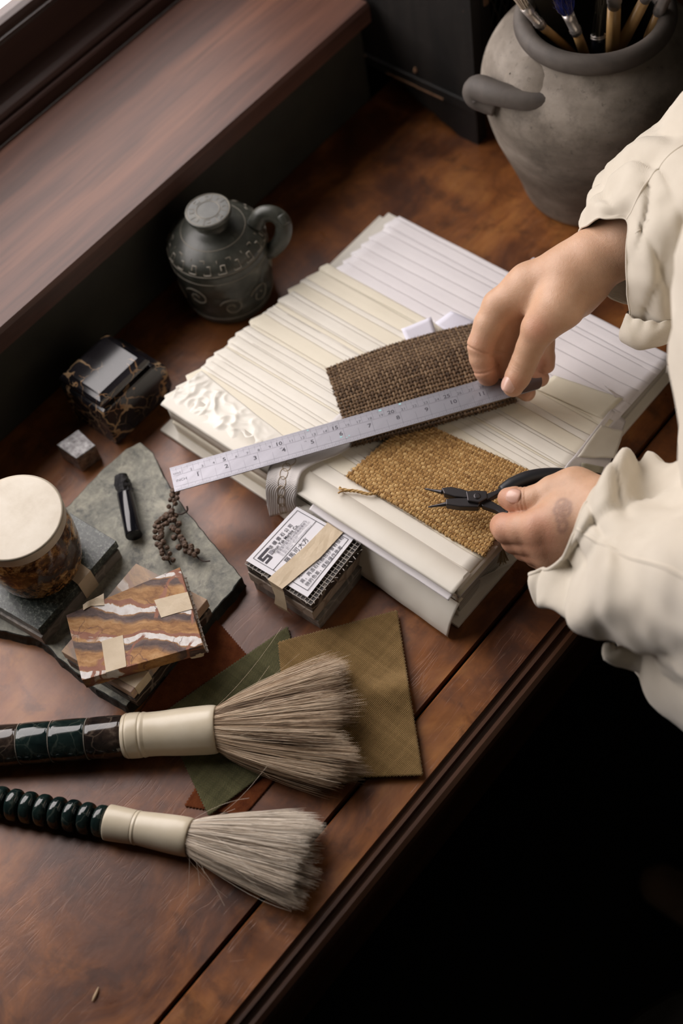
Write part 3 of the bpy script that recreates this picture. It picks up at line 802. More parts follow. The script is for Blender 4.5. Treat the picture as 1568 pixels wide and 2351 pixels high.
so = obj('slab_body', v, fs + bot + top, M['slate_edge'], sl)
so.data.materials.append(M['slate'])
for p in so.data.polygons:
    if p.index >= len(fs) + 1: p.material_index = 1

# ================================================================== tiles taped together
def quad_from(c, ux, uy, wx, wy):
    """rectangle with corner c and unit directions"""
    c = V3(c)[:2]; ux = V3(ux)[:2]; uy = V3(uy)[:2]
    return [c, c + ux * wx, c + ux * wx + uy * wy, c + uy * wy]
def strip(pairs, mat, parent, name='tape', thick=.0003, sub=3, amp=.0, label=None, smooth=False):
    """band through a list of (left, right) point pairs"""
    L = [V3(p[0]) for p in pairs]; Rr = [V3(p[1]) for p in pairs]
    if sub > 1:
        L2, R2 = [], []
        for i in range(len(L) - 1):
            for t in np.linspace(0, 1, sub, endpoint=False): L2.append(L[i] + (L[i + 1] - L[i]) * t); R2.append(Rr[i] + (Rr[i + 1] - Rr[i]) * t)
        L2.append(L[-1]); R2.append(Rr[-1]); L, Rr = L2, R2
    v = []; nu = 5; u_ = []
    for i, (a, b) in enumerate(zip(L, Rr)):
        for k in range(nu):
            t = k / (nu - 1); p = a + (b - a) * t
            if amp: p = p + V3((0, 0, 1)) * amp * nz(p[0] * 160, p[1] * 160, i * .1)
            v.append(p); u_.append(t)
    return obj(name, v, grid_faces(nu, len(L)), mat, parent, solid=thick, label=label, smooth=smooth, attrs={'u': u_})

# --- speckled granite pair under the round pot
g0, g1, g2, g3 = at(88, 1446, .037), at(267, 1242, .037), at(153, 1172, .037), at(-40, 1372, .037)
gt = thing('granite_tile_pair', 'two dark speckled granite tiles taped together under the round stone pot', 'stone tiles', (-.69, .23, SZ), 'taped stone sample tiles')
G = [V3(p)[:2] for p in (g0, g1, g2, g3)]
def shrink(P, s): c = np.mean(P, axis=0); return [c + (p - c) * s for p in P]
obj('tile', *prism(shrink(G, 1.0), .0275, .037), M['granite'], gt, bevel=.0005)
G2 = [p + V3((.0015, -.002))[:2] for p in G]
obj('tile', *prism(G2, SZ, .0270), M['tile_grey'], gt, bevel=.0005, label='plain grey brown tile underneath')
def tp(px, py, z): return at(px, py, z)
e = V3((.0006, 0, 0))
ta, tb_ = G[0] + (G[1] - G[0]) * .50, G[0] + (G[1] - G[0]) * .66
strip([((ta[0] - .03, ta[1] + .001, .0373), (tb_[0] - .03, tb_[1], .0373)), ((ta[0] + .0004, ta[1], .0375), (tb_[0] + .0004, tb_[1], .0375)), ((ta[0] + .0015, ta[1], .0270), (tb_[0] + .0015, tb_[1], .0270)), ((ta[0] + .0022, ta[1], .0150), (tb_[0] + .0022, tb_[1], .0150))], M['tape'], gt)

# --- round stone pot with cream lid
cc = (-.7025, .2272); CB = .0372; CT = .1125
rp_ = thing('round_stone_pot', 'amber and black mottled stone pot with a flat cream stone lid', 'pot', (*cc, CB))
pp = catmull([(.0300, 0), (.0345, .0012), (.0375, .006), (.0400, .018), (.0412, .032), (.0412, .048), (.0398, .058), (.0388, .0635)], 5)
obj('pot_body', *lathe([(r, z) for r, z in pp], (*cc, CB), 96), M['amber_stone'], rp_, smooth=True)
lp = catmull([(.0385, .0635), (.0408, .0640), (.0415, .0665), (.0415, .0725), (.0408, .0745), (.0395, .0752), (.0100, .0752)], 3)
obj('lid', *lathe([(r, z) for r, z in lp], (*cc, CB), 96), M['cream_stone'], rp_, smooth=True, label='flat cream stone lid')

# --- banded marble tile on top of a paler pair
bz = .0385
lowP = [V3(at(x, y, bz))[:2] for x, y in ((312, 1293), (140, 1495), (300, 1590), (476, 1376))]
ps = thing('pale_marble_tile_pair', 'pale banded marble tiles taped together, turned corner up beneath the banded ochre tile', 'stone tiles', (-.6, .235, SZ), 'taped stone sample tiles')
obj('tile', *prism(lowP, .0270, bz), M['banded2'], ps, bevel=.0006)
low2 = [p + V3((.002, -.001))[:2] for p in shrink(lowP, .99)]
obj('tile', *prism(low2, SZ, .0266), M['tile_dark'], ps, bevel=.0006, label='dark tile at the bottom')
# tape ends showing around the pair
c0, c1, c2, c3 = lowP
def edge_tape(a, b, t0, t1, inx, zt, zb, parent, lift=.0005):
    """tape folded over the tile edge a-b between t0 and t1; inx = inward vector"""
    p, q = a + (b - a) * t0, a + (b - a) * t1; o_ = -nrm(np.append(inx, 0))[:2] * lift
    L = [(*(p + inx), zt + lift), (*(p + o_), zt + lift), (*(p + o_ * 1.5), zb)]; R2 = [(*(q + inx), zt + lift), (*(q + o_), zt + lift), (*(q + o_ * 1.5), zb)]
    return strip(list(zip(L, R2)), M['tape'], parent)
edge_tape(c2, c3, .05, .22, (c0 - c3) * .25, bz, SZ, ps)
bt = thing('banded_marble_tile_pair', 'ochre marble tile banded white, red and grey with strips of masking tape on it', 'stone tiles', (-.585, .23, .039), 'taped stone sample tiles')
Z1 = .0535
B4 = [V3(at(x, y, Z1))[:2] for x, y in ((188, 1562), (466, 1481), (413, 1302), (152, 1412))]
obj('tile', *prism(B4, .0395, Z1), M['banded'], bt, bevel=.0004)
# mesh backing under the tile, its loose ends showing on the right
be = MB(); ed = B4[2] - B4[1]
for k in range(17):
    q = B4[1] + ed * (k + .3) / 17; d = nrm(np.append(B4[1] - B4[0], 0))[:2]
    be.add(*tube([(*(q - d * .003), .0400), (*(q + d * (.0022 + .001 * nz(k * 3.3))), .0402 + .0005 * nz(k * 2.1))], .0006, 4))
for o__ in (.0008, .0016):
    be.add(*tube([(*(B4[1] + nrm(np.append(B4[1] - B4[0], 0))[:2] * o__), .0397), (*(B4[2] + nrm(np.append(B4[1] - B4[0], 0))[:2] * o__), .0397)], .00035, 4))
be.build('mesh_backing', M['backing'], bt, label='pale fibre mesh ends', kind='stuff')
a0, a1, a2, a3 = B4
tpz = Z1 + .0003
def P2(px, py, z): return V3(at(px, py, z))
strip([(P2(233, 1472, tpz), P2(282, 1458, tpz)), (P2(243, 1541, tpz), P2(290, 1527, tpz)), (P2(243, 1541, tpz) + V3((.0007, -.001, 0)), P2(290, 1527, tpz) + V3((.0007, -.001, 0))), (P2(243, 1541, tpz) + V3((.0007, -.001, -.0150)), P2(290, 1527, tpz) + V3((.0007, -.001, -.0150)))], M['tape'], bt)
strip([(P2(354, 1378, tpz), P2(370, 1418, tpz)), (P2(392, 1368, tpz), P2(404, 1408, tpz)), (P2(430, 1359, tpz), P2(442, 1398, tpz)), (P2(431, 1358, tpz - .01), P2(443, 1397, tpz - .01))], M['tape'], bt, amp=.0004)
strip([(P2(190, 1388, tpz), P2(192, 1402, tpz)), (P2(205, 1380, tpz + .002), P2(208, 1392, tpz)), (P2(238, 1362, tpz), P2(240, 1390, tpz))], M['tape'], bt, amp=.0015)
# a folded paper corner showing at the lower right
strip([(P2(430, 1506, .041), P2(440, 1512, .038)), (P2(455, 1502, .042), P2(462, 1508, .036)), (P2(470, 1492, .043), P2(468, 1506, .038))], M['tape'], bt, amp=.001)

# ================================================================== black stone stick
t0, t1 = at(279, 1096, SZ + .0080), at(308, 1230, SZ + .0078)
st = thing('stone_stick', 'polished black stone cylinder with a rough uncut end lying on the slate', 'stone', (*((t0 + t1) / 2)[:2], SZ))
ax = nrm(t1 - t0); L = np.linalg.norm(t1 - t0)
obj('polished_body', *lathe([(.0001, L * .30), (.0072, L * .30), (.0076, L * .315), (.0076, L * .985), (.0072, L), (.0001, L)], t0, 40, axis=ax, closed_ends=False), M['tourm'], st, smooth=False, bevel=0)
rv, rf = lathe([(.0006, -.002)] + [(.0062 + .0010 * min(1, k / 5), k * L * .31 / 16) for k in range(17)] + [(.0065, L * .33)], t0, 28, axis=ax)
rv = [p + nrm(p - (t0 + ax * np.dot(p - t0, ax))) * .0020 * (nz(*(p * 190)) + .7 * nz(*(p * 480))) for p in map(V3, rv)]
obj('rough_end', rv, rf, M['tourm_rough'], st, label='rough uncut black end')
for o in COL.objects:
    if o.name.startswith('polished_body'):
        o.data.polygons.foreach_set('use_smooth', [len(p.vertices) == 4 and abs(V3(p.normal) @ ax) < .7 for p in o.data.polygons])

# ================================================================== dried berry sprigs
def sprig(label, path, side, seed, n, rb=.0027):
    rg = random.Random(seed)
    C3 = catmull([at(x, y, SZ + .004 + dz) for x, y, dz in path], 8)
    t = thing('berry_sprig', label, 'dried berries', (C3[0][0], C3[0][1], SZ), 'dried berry sprigs on the slate')
    obj('stem', *tube(C3, .0007, 6), M['stem'], t)
    base = bmesh.new(); bmesh.ops.create_icosphere(base, subdivisions=2, radius=1.0)
    proto_v = np.array([v.co[:] for v in base.verts]); proto_f = [[v.index for v in fc.verts] for fc in base.faces]; base.free()
    T = np.gradient(C3, axis=0); first = None
    for i in range(n):
        k = (i + .5) / n * side[1] + side[0]; idx = min(int(k * (len(C3) - 1)), len(C3) - 1)
        d = nrm(T[idx]); s = V3((-d[1], d[0], 0)); ang = i * 2.2 + rg.uniform(-.4, .4)
        r = rb * rg.uniform(.82, 1.12)
        off = s * math.cos(ang) * .0034 + V3((0, 0, 1)) * (abs(math.sin(ang)) * .0030)
        pos = C3[idx] + off; pos[2] = max(pos[2], SZ + r * .95)
        if first is None or i % 6 == 0:
            vv = [p * r * (1 + .12 * nz(*(p * 1.6 + i))) for p in proto_v]
            me = bpy.data.meshes.new('berry'); me.from_pydata([tuple(q) for q in vv], [], proto_f); me.materials.append(M['berry'])
            me.polygons.foreach_set('use_smooth', [True] * len(me.polygons)); first = me
        o = bpy.data.objects.new('berry', first); COL.objects.link(o); o.parent = t
        o.location = Vector(pos - ORG[t.name]); o.rotation_euler = (rg.uniform(0, 6), rg.uniform(0, 6), rg.uniform(0, 6)); ORG[o.name] = pos
    return t
sprig('long dried berry sprig running from under the ruler end down to the banded tile', [(402, 1125, .003), (400, 1150, .004), (388, 1188, .004), (366, 1205, .003), (366, 1232, .003), (376, 1262, .003), (392, 1296, .002)], (.02, .96), 4, 44)
s2 = sprig('thinner dried berry sprig with a bare curled tip pointing to the lower right', [(392, 1185, .003), (402, 1200, .004), (406, 1225, .003), (418, 1252, .003), (436, 1262, .002), (450, 1276, .002), (466, 1288, .002), (482, 1288, .003)], (.05, .70), 5, 19)
obj('twig', *tube(catmull([at(405, 1180, SZ + .008), at(418, 1180, SZ + .010), at(430, 1172, SZ + .011), at(429, 1162, SZ + .013)], 5), .0008, 6), M['stem'], s2)

# ================================================================== text helper
def text_mesh(s, size, o, xd, yd, bold=0.0, align='LEFT', spacing=1.0, xs=1.0):
    cu = bpy.data.curves.new('text', 'FONT'); cu.body = s; cu.size = size; cu.align_x = align; cu.offset = bold; cu.resolution_u = 2
    cu.space_character = spacing
    ob = bpy.data.objects.new('text', cu); COL.objects.link(ob)
    me = ob.to_mesh(); xd, yd, o = V3(xd), V3(yd), V3(o)
    v = [o + xd * p.co.x * xs + yd * p.co.y for p in me.vertices]; f = [tuple(p.vertices) for p in me.polygons]
    ob.to_mesh_clear(); bpy.data.objects.remove(ob); bpy.data.curves.remove(cu)
    return v, f

# ================================================================== labelled stack of marble samples
K = [V3(at(x, y, .0405))[:2] for x, y in ((562, 1293), (714, 1388), (828, 1247), (686, 1162))]   # near-left, near-right, far-right, far-left
ls = thing('marble_sample_stack', 'stack of marble sample tiles with a white printed label held by masking tape', 'stone tiles', (*np.mean(K, axis=0), 0), 'taped stone sample tiles')
exd = nrm(np.append(K[1] - K[0], 0)); eyd = nrm(np.append(K[3] - K[0], 0))
def jit(P, dx, dy): return [p + V3((dx, dy))[:2] for p in P]
def rough_prism(P, z0, z1, amp, seed):
    q = rough_edge(P, .003, amp, seed); return prism(q, z0, z1)
obj('tile', *rough_prism(jit(shrink(K, 1.00), .0025, .0005), 0, .0130, .0004, 11), M['tile_grey'], ls, bevel=.0004)
obj('tile', *rough_prism(jit(shrink(K, .985), -.0005, -.001), .0133, .0262, .0006, 12), M['tile_beige'], ls, bevel=.0005)
obj('tile', *rough_prism(jit(shrink(K, .99), 0, 0), .0266, .0385, .0006, 13), M['tile_dark'], ls, bevel=.0005)
mb = MB(); wx = np.linalg.norm(K[1] - K[0]); wy = np.linalg.norm(K[3] - K[0]); k0 = V3((*K[0], 0))
KB = lambda u, v: np.append(bil(K, u, v), 0.0)
nx_, ny_ = int(wx / .0038), int(wy / .0038)
for i in range(nx_ + 1):
    for seg in range(14):
        a, b = seg / 14, (seg + 1) / 14; x = wx * i / nx_
        pa = KB(x / wx + .005 * nz(i, seg), a); pb = KB(x / wx + .005 * nz(i, seg + 1), b)
        mb.add(*tube([pa + V3((0, 0, .0395 + .0004 * nz(i * 2, seg))), pb + V3((0, 0, .0395 + .0004 * nz(i * 2, seg + 1)))], .00032, 4, cap=False))
for j in range(ny_ + 1):
    for seg in range(14):
        a, b = seg / 14, (seg + 1) / 14; y = wy * j / ny_
        pa = KB(a, y / wy + .005 * nz(j, seg, 4)); pb = KB(b, y / wy + .005 * nz(j, seg + 1, 4))
        mb.add(*tube([pa + V3((0, 0, .0395)), pb + V3((0, 0, .0395))], .00034, 4, cap=False))
for i in range(60):   # loose resin and fibre along the rim of the mesh
    s_ = i / 60 * 2 * (wx + wy)
    if s_ < wx: q = k0 + exd * s_
    elif s_ < wx + wy: q = k0 + exd * wx + eyd * (s_ - wx)
    elif s_ < 2 * wx + wy: q = k0 + exd * (2 * wx + wy - s_) + eyd * wy
    else: q = k0 + eyd * (2 * wx + 2 * wy - s_)
    q = q + V3((0, 0, .0392)); d = V3((nz(i * 3.1), nz(i * 5.3), .3 * nz(i * 1.7))) * .0035
    mb.add(*tube([q - d, q + d * .6 + V3((0, 0, .0004)), q + d], .0004, 4))
mb.build('mesh_backing', M['backing'], ls, label='pale woven fibre mesh', kind='stuff')
LZ = .0412
# label sheet, its four corners read from the photo
Lc = [V3(at(x, y, LZ)) for x, y in ((565, 1287), (706, 1371), (812, 1237), (681, 1163))]
lab = []
nu, nv = 9, 9
for j in range(nv):
    for i in range(nu):
        p = bil(Lc, i / (nu - 1), j / (nv - 1)); lab.append(p + V3((0, 0, .0003 * nz(p[0] * 60, p[1] * 60))))
obj('label', lab, grid_faces(nu, nv), M['label'], ls, solid=.0002, label='white printed paper label')
# printed frame: u along the text (near to far), v from the left edge inwards
def LP(u, v): return bil(Lc, v, u) + V3((0, 0, .0004))
ink = MB(); inkl = MB(); inkg = MB()
def lline(u0, v0, u1, v1, w=.00022, dst=ink):
    a, b = LP(u0, v0), LP(u1, v1); d = nrm(b - a); s = nrm(np.cross((0, 0, 1), d)) * w
    dst.add([a - s, b - s, b + s, a + s], [(0, 1, 2, 3)][::-1])
x0_, x1_, y0_, y1_ = .075, .955, .055, .945   # u range, v range
for q in ((x0_, y0_, x1_, y0_), (x1_, y0_, x1_, y1_), (x1_, y1_, x0_, y1_), (x0_, y1_, x0_, y0_), (x0_, .385, x1_, .385), (x0_, .665, x1_, .665)): lline(*q)
ud = nrm(Lc[3] - Lc[0]); vd = -nrm(Lc[1] - Lc[0])     # text runs along u, its up points to the left edge
vd = nrm(vd - ud * (vd @ ud))
def ltext(s, u, v, size, dst, bold=0.0, spacing=1.0, xs=1.0):
    dst.add(*text_mesh(s, size, LP(u, v) + V3((0, 0, .0001)), ud, vd, bold, spacing=spacing, xs=xs))
def lrect(u0, v0, u1, v1, dst):
    dst.add([LP(u0, v0), LP(u1, v0), LP(u1, v1), LP(u0, v1)], [(0, 1, 2, 3)])
# emblem: an angular s with a grey square
for r_ in ((.10, .10, .30, .135), (.10, .135, .135, .165), (.10, .165, .225, .195), (.19, .195, .225, .225), (.10, .225, .225, .255)): lrect(*r_, ink)
lrect(.245, .160, .295, .220, inkg)
ltext('信 德 雲 石 公 司', .295, .155, .0040, ink, .00005, 1.0, 1.0)
ltext('Shun Tak Marble Co.', .285, .222, .0040, ink, .00007, 1.0, .95)
lline(.28, .242, .88, .242, .00012)
ltext('香港灣仔駱克道240號嘉誠樓地下', .30, .280, .0027, inkl)
ltext('G/F, 240 Lockhart Road, Yick Shing Mansion, Wan Chai, H.K.', .30, .308, .0016, inkl)
ltext('Tel:  (852) 2802 7171 / 2802 7272', .30, .333, .0016, inkl)
ltext('Fax: (852) 2802 7270     Email: shuntakmarble@gmail.com', .30, .360, .0016, inkl)
ltext('羅馬可大方', .25, .475, .0056, ink, 0, 1.05)
ltext('石材', .16, .56, .0052, inkl)
ltext('天然石料顏色花紋會有', .15, .745, .0041, ink, 0, 1.06)
ltext('異，再造石料顏色亦會有很輕', .12, .825, .0041, ink, 0, 1.06)
ltext('微的色差，樣板僅作參考', .12, .905, .0041, ink, 0, 1.06)
ink.build('print', M['ink'], ls, label='dark printed lettering and frame'); inkl.build('fine_print', M['ink_light'], ls); inkg.build('grey_square', M['ink_grey'], ls)
# masking tape across the label and down the near-left side
tz = .0424
T_ = [(P2(735, 1198, tz - .004), P2(770, 1222, tz - .004)), (P2(753, 1200, tz), P2(788, 1222, tz)), (P2(700, 1255, tz), P2(735, 1280, tz)), (P2(614, 1330, tz), P2(648, 1352, tz)),
      (P2(622, 1343, tz - .006), P2(652, 1360, tz - .006)), (P2(632, 1368, .026), P2(657, 1384, .024)), (P2(630, 1385, .016), P2(660, 1402, .014)), (P2(640, 1395, .008), P2(672, 1412, .006))]
tpo = strip(T_, M['tape'], ls, sub=4, amp=.0004)

# ================================================================== the big fanned sample book
BX0, BX1, BY0, BY1 = -.7225, -.3930, .4120, .7240
def ztop(y): return .0505 - max(0., min(1., (y - .425) / .297)) * .0225
def on_book(px, py, off=0.0):
    z = .045
    for _ in range(6): p = at(px, py, z); z = ztop(p[1]) + off
    return at(px, py, z)
bk = thing('sample_book', 'thick white and cream book of fanned paper sheets lying open on the desk', 'book', ((BX0 + BX1) / 2, (BY0 + BY1) / 2, 0))
def sheet(x0, x1, y0, y1, z, mat, nu, ys, wz, seed, name='sheet', yaw=0.0, thick=.00022, front=None, label=None):
    v = []
    for j, y in enumerate(ys):
        for i in range(nu):
            u = i / (nu - 1); x = x0 + (x1 - x0) * u
            edge = (j / (len(ys) - 1)) ** 2
            yy = y + yaw * (x - (x0 + x1) / 2) * edge + .0006 * nz(x * 25, seed) * edge
            zz = z + (-.00040 if j == len(ys) - 1 else -.00012 if j == len(ys) - 2 else 0) + wz * edge * (nz(x * 14, y * 9, seed * 1.7) * .8 + .5 * nz(x * 60, y * 30, seed)) + (wz * 1.5 * edge * (max(0, abs(u - .5) - .42) / .08))
            xx = x
            if u < .08: xx = x - (.08 - u) * .0012 * nz(seed * 3.1, y * 40)
            if front: zz += front(xx, yy)
            v.append((xx, yy, zz))
    return obj(name, v, grid_faces(nu, len(ys)), mat, bk, solid=thick, label=label, smooth=True)
obj('back_cover', *box(-.7405, -.3885, .4040, .7300, 0, .0038), M['paper_cream'], bk, bevel=.0008)
pb_v, pb_f = box(BX0 + .003, BX1 - .003, BY0 + .004, BY1 - .002, .0042, .0262)
obj('page_block', pb_v, pb_f, M['page_edges'], bk, label='closed block of pages')
NS = 36
rk = random.Random(5)
gap = [rk.choice((.35, .6, 1.0, 1.0, 1.3, 1.9, 2.3)) for _ in range(NS)]; tot = sum(gap[1:])
YE = [.7235]
for g in gap[1:]: YE.append(YE[-1] - g * (.7235 - .430) / tot)
for k in range(NS):       # k = 0 reaches farthest back and lies lowest, each later one stops nearer to the front
    y1 = YE[k]
    if y1 > .640: mt, lx = M['paper_white'], -.7055 + rk.uniform(-.002, .002)
    elif y1 > .605: mt, lx = (M['paper_ivory'] if k % 3 else M['paper_yellow']), -.7190 + rk.uniform(-.0015, .001)
    elif y1 > .53: mt, lx = (M['paper_ivory'] if k % 4 == 0 else M['paper_cream']), -.7225 + rk.uniform(-.0025, .001)
    else: mt, lx = (M['paper_ivory'] if k % 6 == 3 else M['paper_cream']), -.7245 + rk.uniform(-.0025, .001)
    rx = BX1 + rk.uniform(-.0015, .0025) + (.004 * rk.random() if y1 > .62 else 0)
    nxt = YE[k + 1] if k + 1 < NS else BY0 + .004
    rows = sorted(set([BY0, BY0 + .008] + [y for y in (nxt - .02, nxt - .004, nxt - .0006, nxt + .0012, (nxt + y1) / 2, y1 - .0015, y1) if y > BY0 + .001]))
    v = []; nu = 34; rows = [min(r, y1) for r in rows]
    yaw = rk.uniform(-.0016, .0016)
    for y in rows:
        above = sum(1 for j in range(k + 1, NS) if YE[j] >= y); e_ = 1.0 if y > nxt else 0.0
        for i in range(nu):
            u = i / (nu - 1); x = lx + (rx - lx) * u
            if u < .12: x += (y - y1) * .35 * (.12 - u) / .12 if y > nxt - .004 else 0     # ends cut slightly askew
            yy = y + (yaw * (2 * u - 1) + .0004 * nz(x * 25, k)) * e_
            zz = ztop(y) - .00030 * above + e_ * (.0004 * max(0, nz(x * 13, y * 30, k * 1.7)) + .0012 * (max(0, abs(u - .5) - .45) / .05) * (k % 3) / 2)
            v.append((x, yy, zz))
    obj('sheet', v, grid_faces(nu, len(rows)), mt, bk, solid=.00014, smooth=True)
# crinkled translucent top sheet at the front left
v = []; nu, nv = 90, 30
for j in range(nv):
    for i in range(nu):
        u, w = i / (nu - 1), j / (nv - 1); x = -.7235 + .115 * u; y = .4115 + (.046 - .012 * u) * w
        r = 1 - abs(nz(x * 38, y * 46, 3.)) * 2.2; r2 = 1 - abs(nz(x * 90 + 4, y * 70, 9.)) * 2.2
        fade = min(1, w * 5, (1 - w) * 5) * max(0, min(1, (1 - u) * 2.2))
        v.append((x, y + .0015 * nz(x * 30, 1, w), ztop(y) + .0004 + fade * (.0004 + .0019 * max(0, r) ** 4 + .0012 * max(0, r2) ** 3)))
obj('crinkled_sheet', v, grid_faces(nu, nv), mat_paper('translucent_paper', (.82, .78, .70), (.86, .83, .75), .22, .2), bk, solid=.0002, smooth=True, label='crinkled translucent sheet')
# folded front face of the upper half and the crumpled wrapper below it
def front_strip(name, x0, x1, prof, seed, amp, mat, nu=90, crush=None, label=None):
    v = []
    for j, (y, z) in enumerate(prof):
        for i in range(nu):
            x = x0 + (x1 - x0) * i / (nu - 1)
            d = amp * (nz(x * 22, j * .35, seed) + .5 * nz(x * 70, j * .8, seed))
            c = crush(x, j) if crush else 0
            v.append((x, y - d - c, max(.0043 if y > .404 else .0008, z + d * .5)))
    return obj(name, v, grid_faces(nu, len(prof)), mat, bk, solid=.0004, smooth=True, label=label)
front_strip('front_fold', -.7265, BX1 + .001, [(.430, .0512), (.416, .0517), (.4085, .0512), (.4065, .0500), (.4085, .0480), (.4110, .0440), (.4118, .032), (.4120, .0225)], 2.2, .0006, M['paper_cream'])
front_strip('front_fold', -.7245, BX1 - .001, [(.420, .0225), (.4115, .0222), (.4100, .020), (.4115, .012), (.4120, .0045)], 7.1, .0004, M['paper_ivory'])
front_strip('wrapper', -.600, -.3895, [(.4115, .0330), (.4080, .0300), (.4045, .0230), (.4025, .0170), (.4005, .0100), (.3990, .0050), (.4010, .0012)], 4.4, .0014, M['paper_cream'], crush=lambda x, j: .0085 * max(0, (x + .60) / .21) * (.2 + j / 7) , label='crumpled translucent paper wrapper')
def corner_flap(name, pts, nu, nv, amp, seed, mat, label=None):
    v = []
    for j in range(nv):
        for i in range(nu):
            p = bil(pts, i / (nu - 1), j / (nv - 1)); v.append(p + V3((0, 0, 1)) * amp * (nz(p[0] * 90, p[1] * 90, seed) + .5 * nz(p[0] * 220, p[1] * 220, seed)) + V3((0, 1, 0)) * amp * .6 * nz(p[0] * 120, p[2] * 120, seed))
    return obj(name, v, grid_faces(nu, nv), mat, bk, solid=.0003, smooth=True, label=label)
corner_flap('wrapper', [at(1040, 1365, .010), at(1075, 1397, .0015), at(1180, 1290, .003), at(1105, 1325, .022)], 14, 14, .0022, 1.3, M['paper_cream'], 'crumpled wrapper corner')
corner_flap('flap', [at(1290, 1082, .044), at(1392, 1087, .018), at(1436, 968, .018), at(1405, 938, .040)], 14, 18, .0014, 2.2, M['paper_white'], 'white flap folded over the fore edge')
corner_flap('flap', [at(1325, 1050, .043), at(1412, 1052, .024), at(1432, 990, .026), at(1380, 975, .043)], 12, 14, .0012, 5.2, M['paper_cream'])
corner_flap('flap', [on_book(1230, 893, .0009), on_book(1384, 962, .0009), on_book(1431, 915, .0009), on_book(1272, 862, .0009)], 14, 14, .0003, 6.6, M['paper_yellow'], 'pale yellow sheet')
corner_flap('flap', [at(1384, 880, .0405), at(1412, 912, .0408), at(1432, 912, .042), at(1396, 893, .046)], 8, 8, .0014, 8.8, M['paper_white'], 'torn curl of paper')
corner_flap('clipping', [at(1336, 1062, .0395), at(1333, 1084, .0345), at(1382, 1086, .0245), at(1386, 1072, .0255)], 6, 6, .0003, 3.8, plain('printed_clipping', (.42, .39, .29), .7), 'small printed clipping')
front_strip('lilac_strip', -.545, -.3945, [(.4150, .0452), (.4085, .0448), (.4040, .0440), (.4030, .0432)], 6.4, .0009, M['paper_white'])
# tassel hanging over the fore edge
ts = MB()
for i in range(46):
    a = i * .7; sp_r = .0005 + .0028 * random.random()
    p0 = at(1150, 1236, .047); p1 = at(1153, 1262, .036) ; p2_ = at(1153, 1288, .024) + V3((math.cos(a), math.sin(a), 0)) * sp_r * 1.6
    ts.add(*tube([p0, p1 + V3((math.cos(a), math.sin(a), 0)) * .0010, p2_], .0004, 4), random.random())
ts.build('tassel', mat_yarn('tassel_thread', (.40, .30, .15), (.60, .48, .29), (.72, .62, .43)), bk, label='small cream thread tassel', kind='stuff')

# ================================================================== paper tabs, ribbon
def tab(label, px, off, lift):
    c = [on_book(x, y, off + l) for (x, y), l in zip(px, lift)]
    c0 = np.mean(c, axis=0)
    t = []
    for j in range(6):
        for i in range(8): p = bil(c, i / 7, j / 5); t.append(p + V3((0, 0, .0008 * nz(p[0] * 60, p[1] * 60))))
    o = obj('paper_tab', t, grid_faces(8, 6), M['paper_tab'], None, solid=.0003, smooth=True)
    return tag(o, label, 'paper', 'white paper tabs on the book')
tab('small square lilac white paper tab tucked under the dark woven swatch', [(921, 755), (990, 728), (1003, 770), (940, 800)], .003, (.004, .004, .0, .0))
tab('folded lilac white paper tab between the square tab and the right hand', [(998, 742), (1035, 714), (1095, 740), (1050, 780)], .003, (.002, .005, .001, .0))
tab('pale paper tab poking out behind the right wrist', [(1187, 622), (1225, 592), (1300, 640), (1240, 668)], .012, (.0, .002, .0, .0))
rbp = [(925, 830, .0008), (880, 885, .0008), (835, 935, .0010), (795, 985, .0015), (755, 1018, .0020), (700, 1042, .0025), (668, 1065, .0025)]
cl = [on_book(x, y, o_) for x, y, o_ in rbp] + [at(655, 1085, .047), at(648, 1115, .035), at(648, 1150, .017), at(650, 1172, .004)]
rib_w = [(-.011, .004)]
left = [(905, 815), (862, 868), (812, 918), (768, 960), (728, 995), (676, 1020), (636, 1045), (620, 1068), (611, 1110), (612, 1150), (620, 1186)]
right = [(945, 845), (905, 905), (860, 955), (828, 1005), (784, 1040), (726, 1063), (698, 1080), (688, 1096), (683, 1118), (680, 1145), (684, 1170)]
zz = [None] * 7 + [(.0585, .0585), (.0510, .0560), (.0270, .0430), (.0050, .0240)]
def on_yp(px, py, y):
    d = ray(px, py); t = y / d[1]; return np.array([d[0] * t, y, CAM_H + d[2] * t])
pairs = []
for (l, r, z, (x, y, o_)) in zip(left, right, zz, rbp + [(0, 0, 0)] * 4):
    if z is None: pairs.append((on_book(*l, o_ + .0022), on_book(*r, o_ + .0022)))
    else: pairs.append((at(*l, z[0]), at(*r, z[1])))
Lp = catmull([p[0] for p in pairs], 5); Rp = catmull([p[1] for p in pairs], 5)
v = []; u_ = []
for a, b in zip(Lp, Rp):
    for k in range(13): v.append(a + (b - a) * k / 12); u_.append(k / 12)
rb = obj('ribbon', v, grid_faces(13, len(Lp)), M['ribbon'], None, solid=.0009, smooth=True, attrs={'u': u_})
tag(rb, 'white woven ribbon band draped under the ruler and over the front edge of the book', 'ribbon')
M['stitch'] = plain('beige_stitching', (.44, .34, .23), .8)
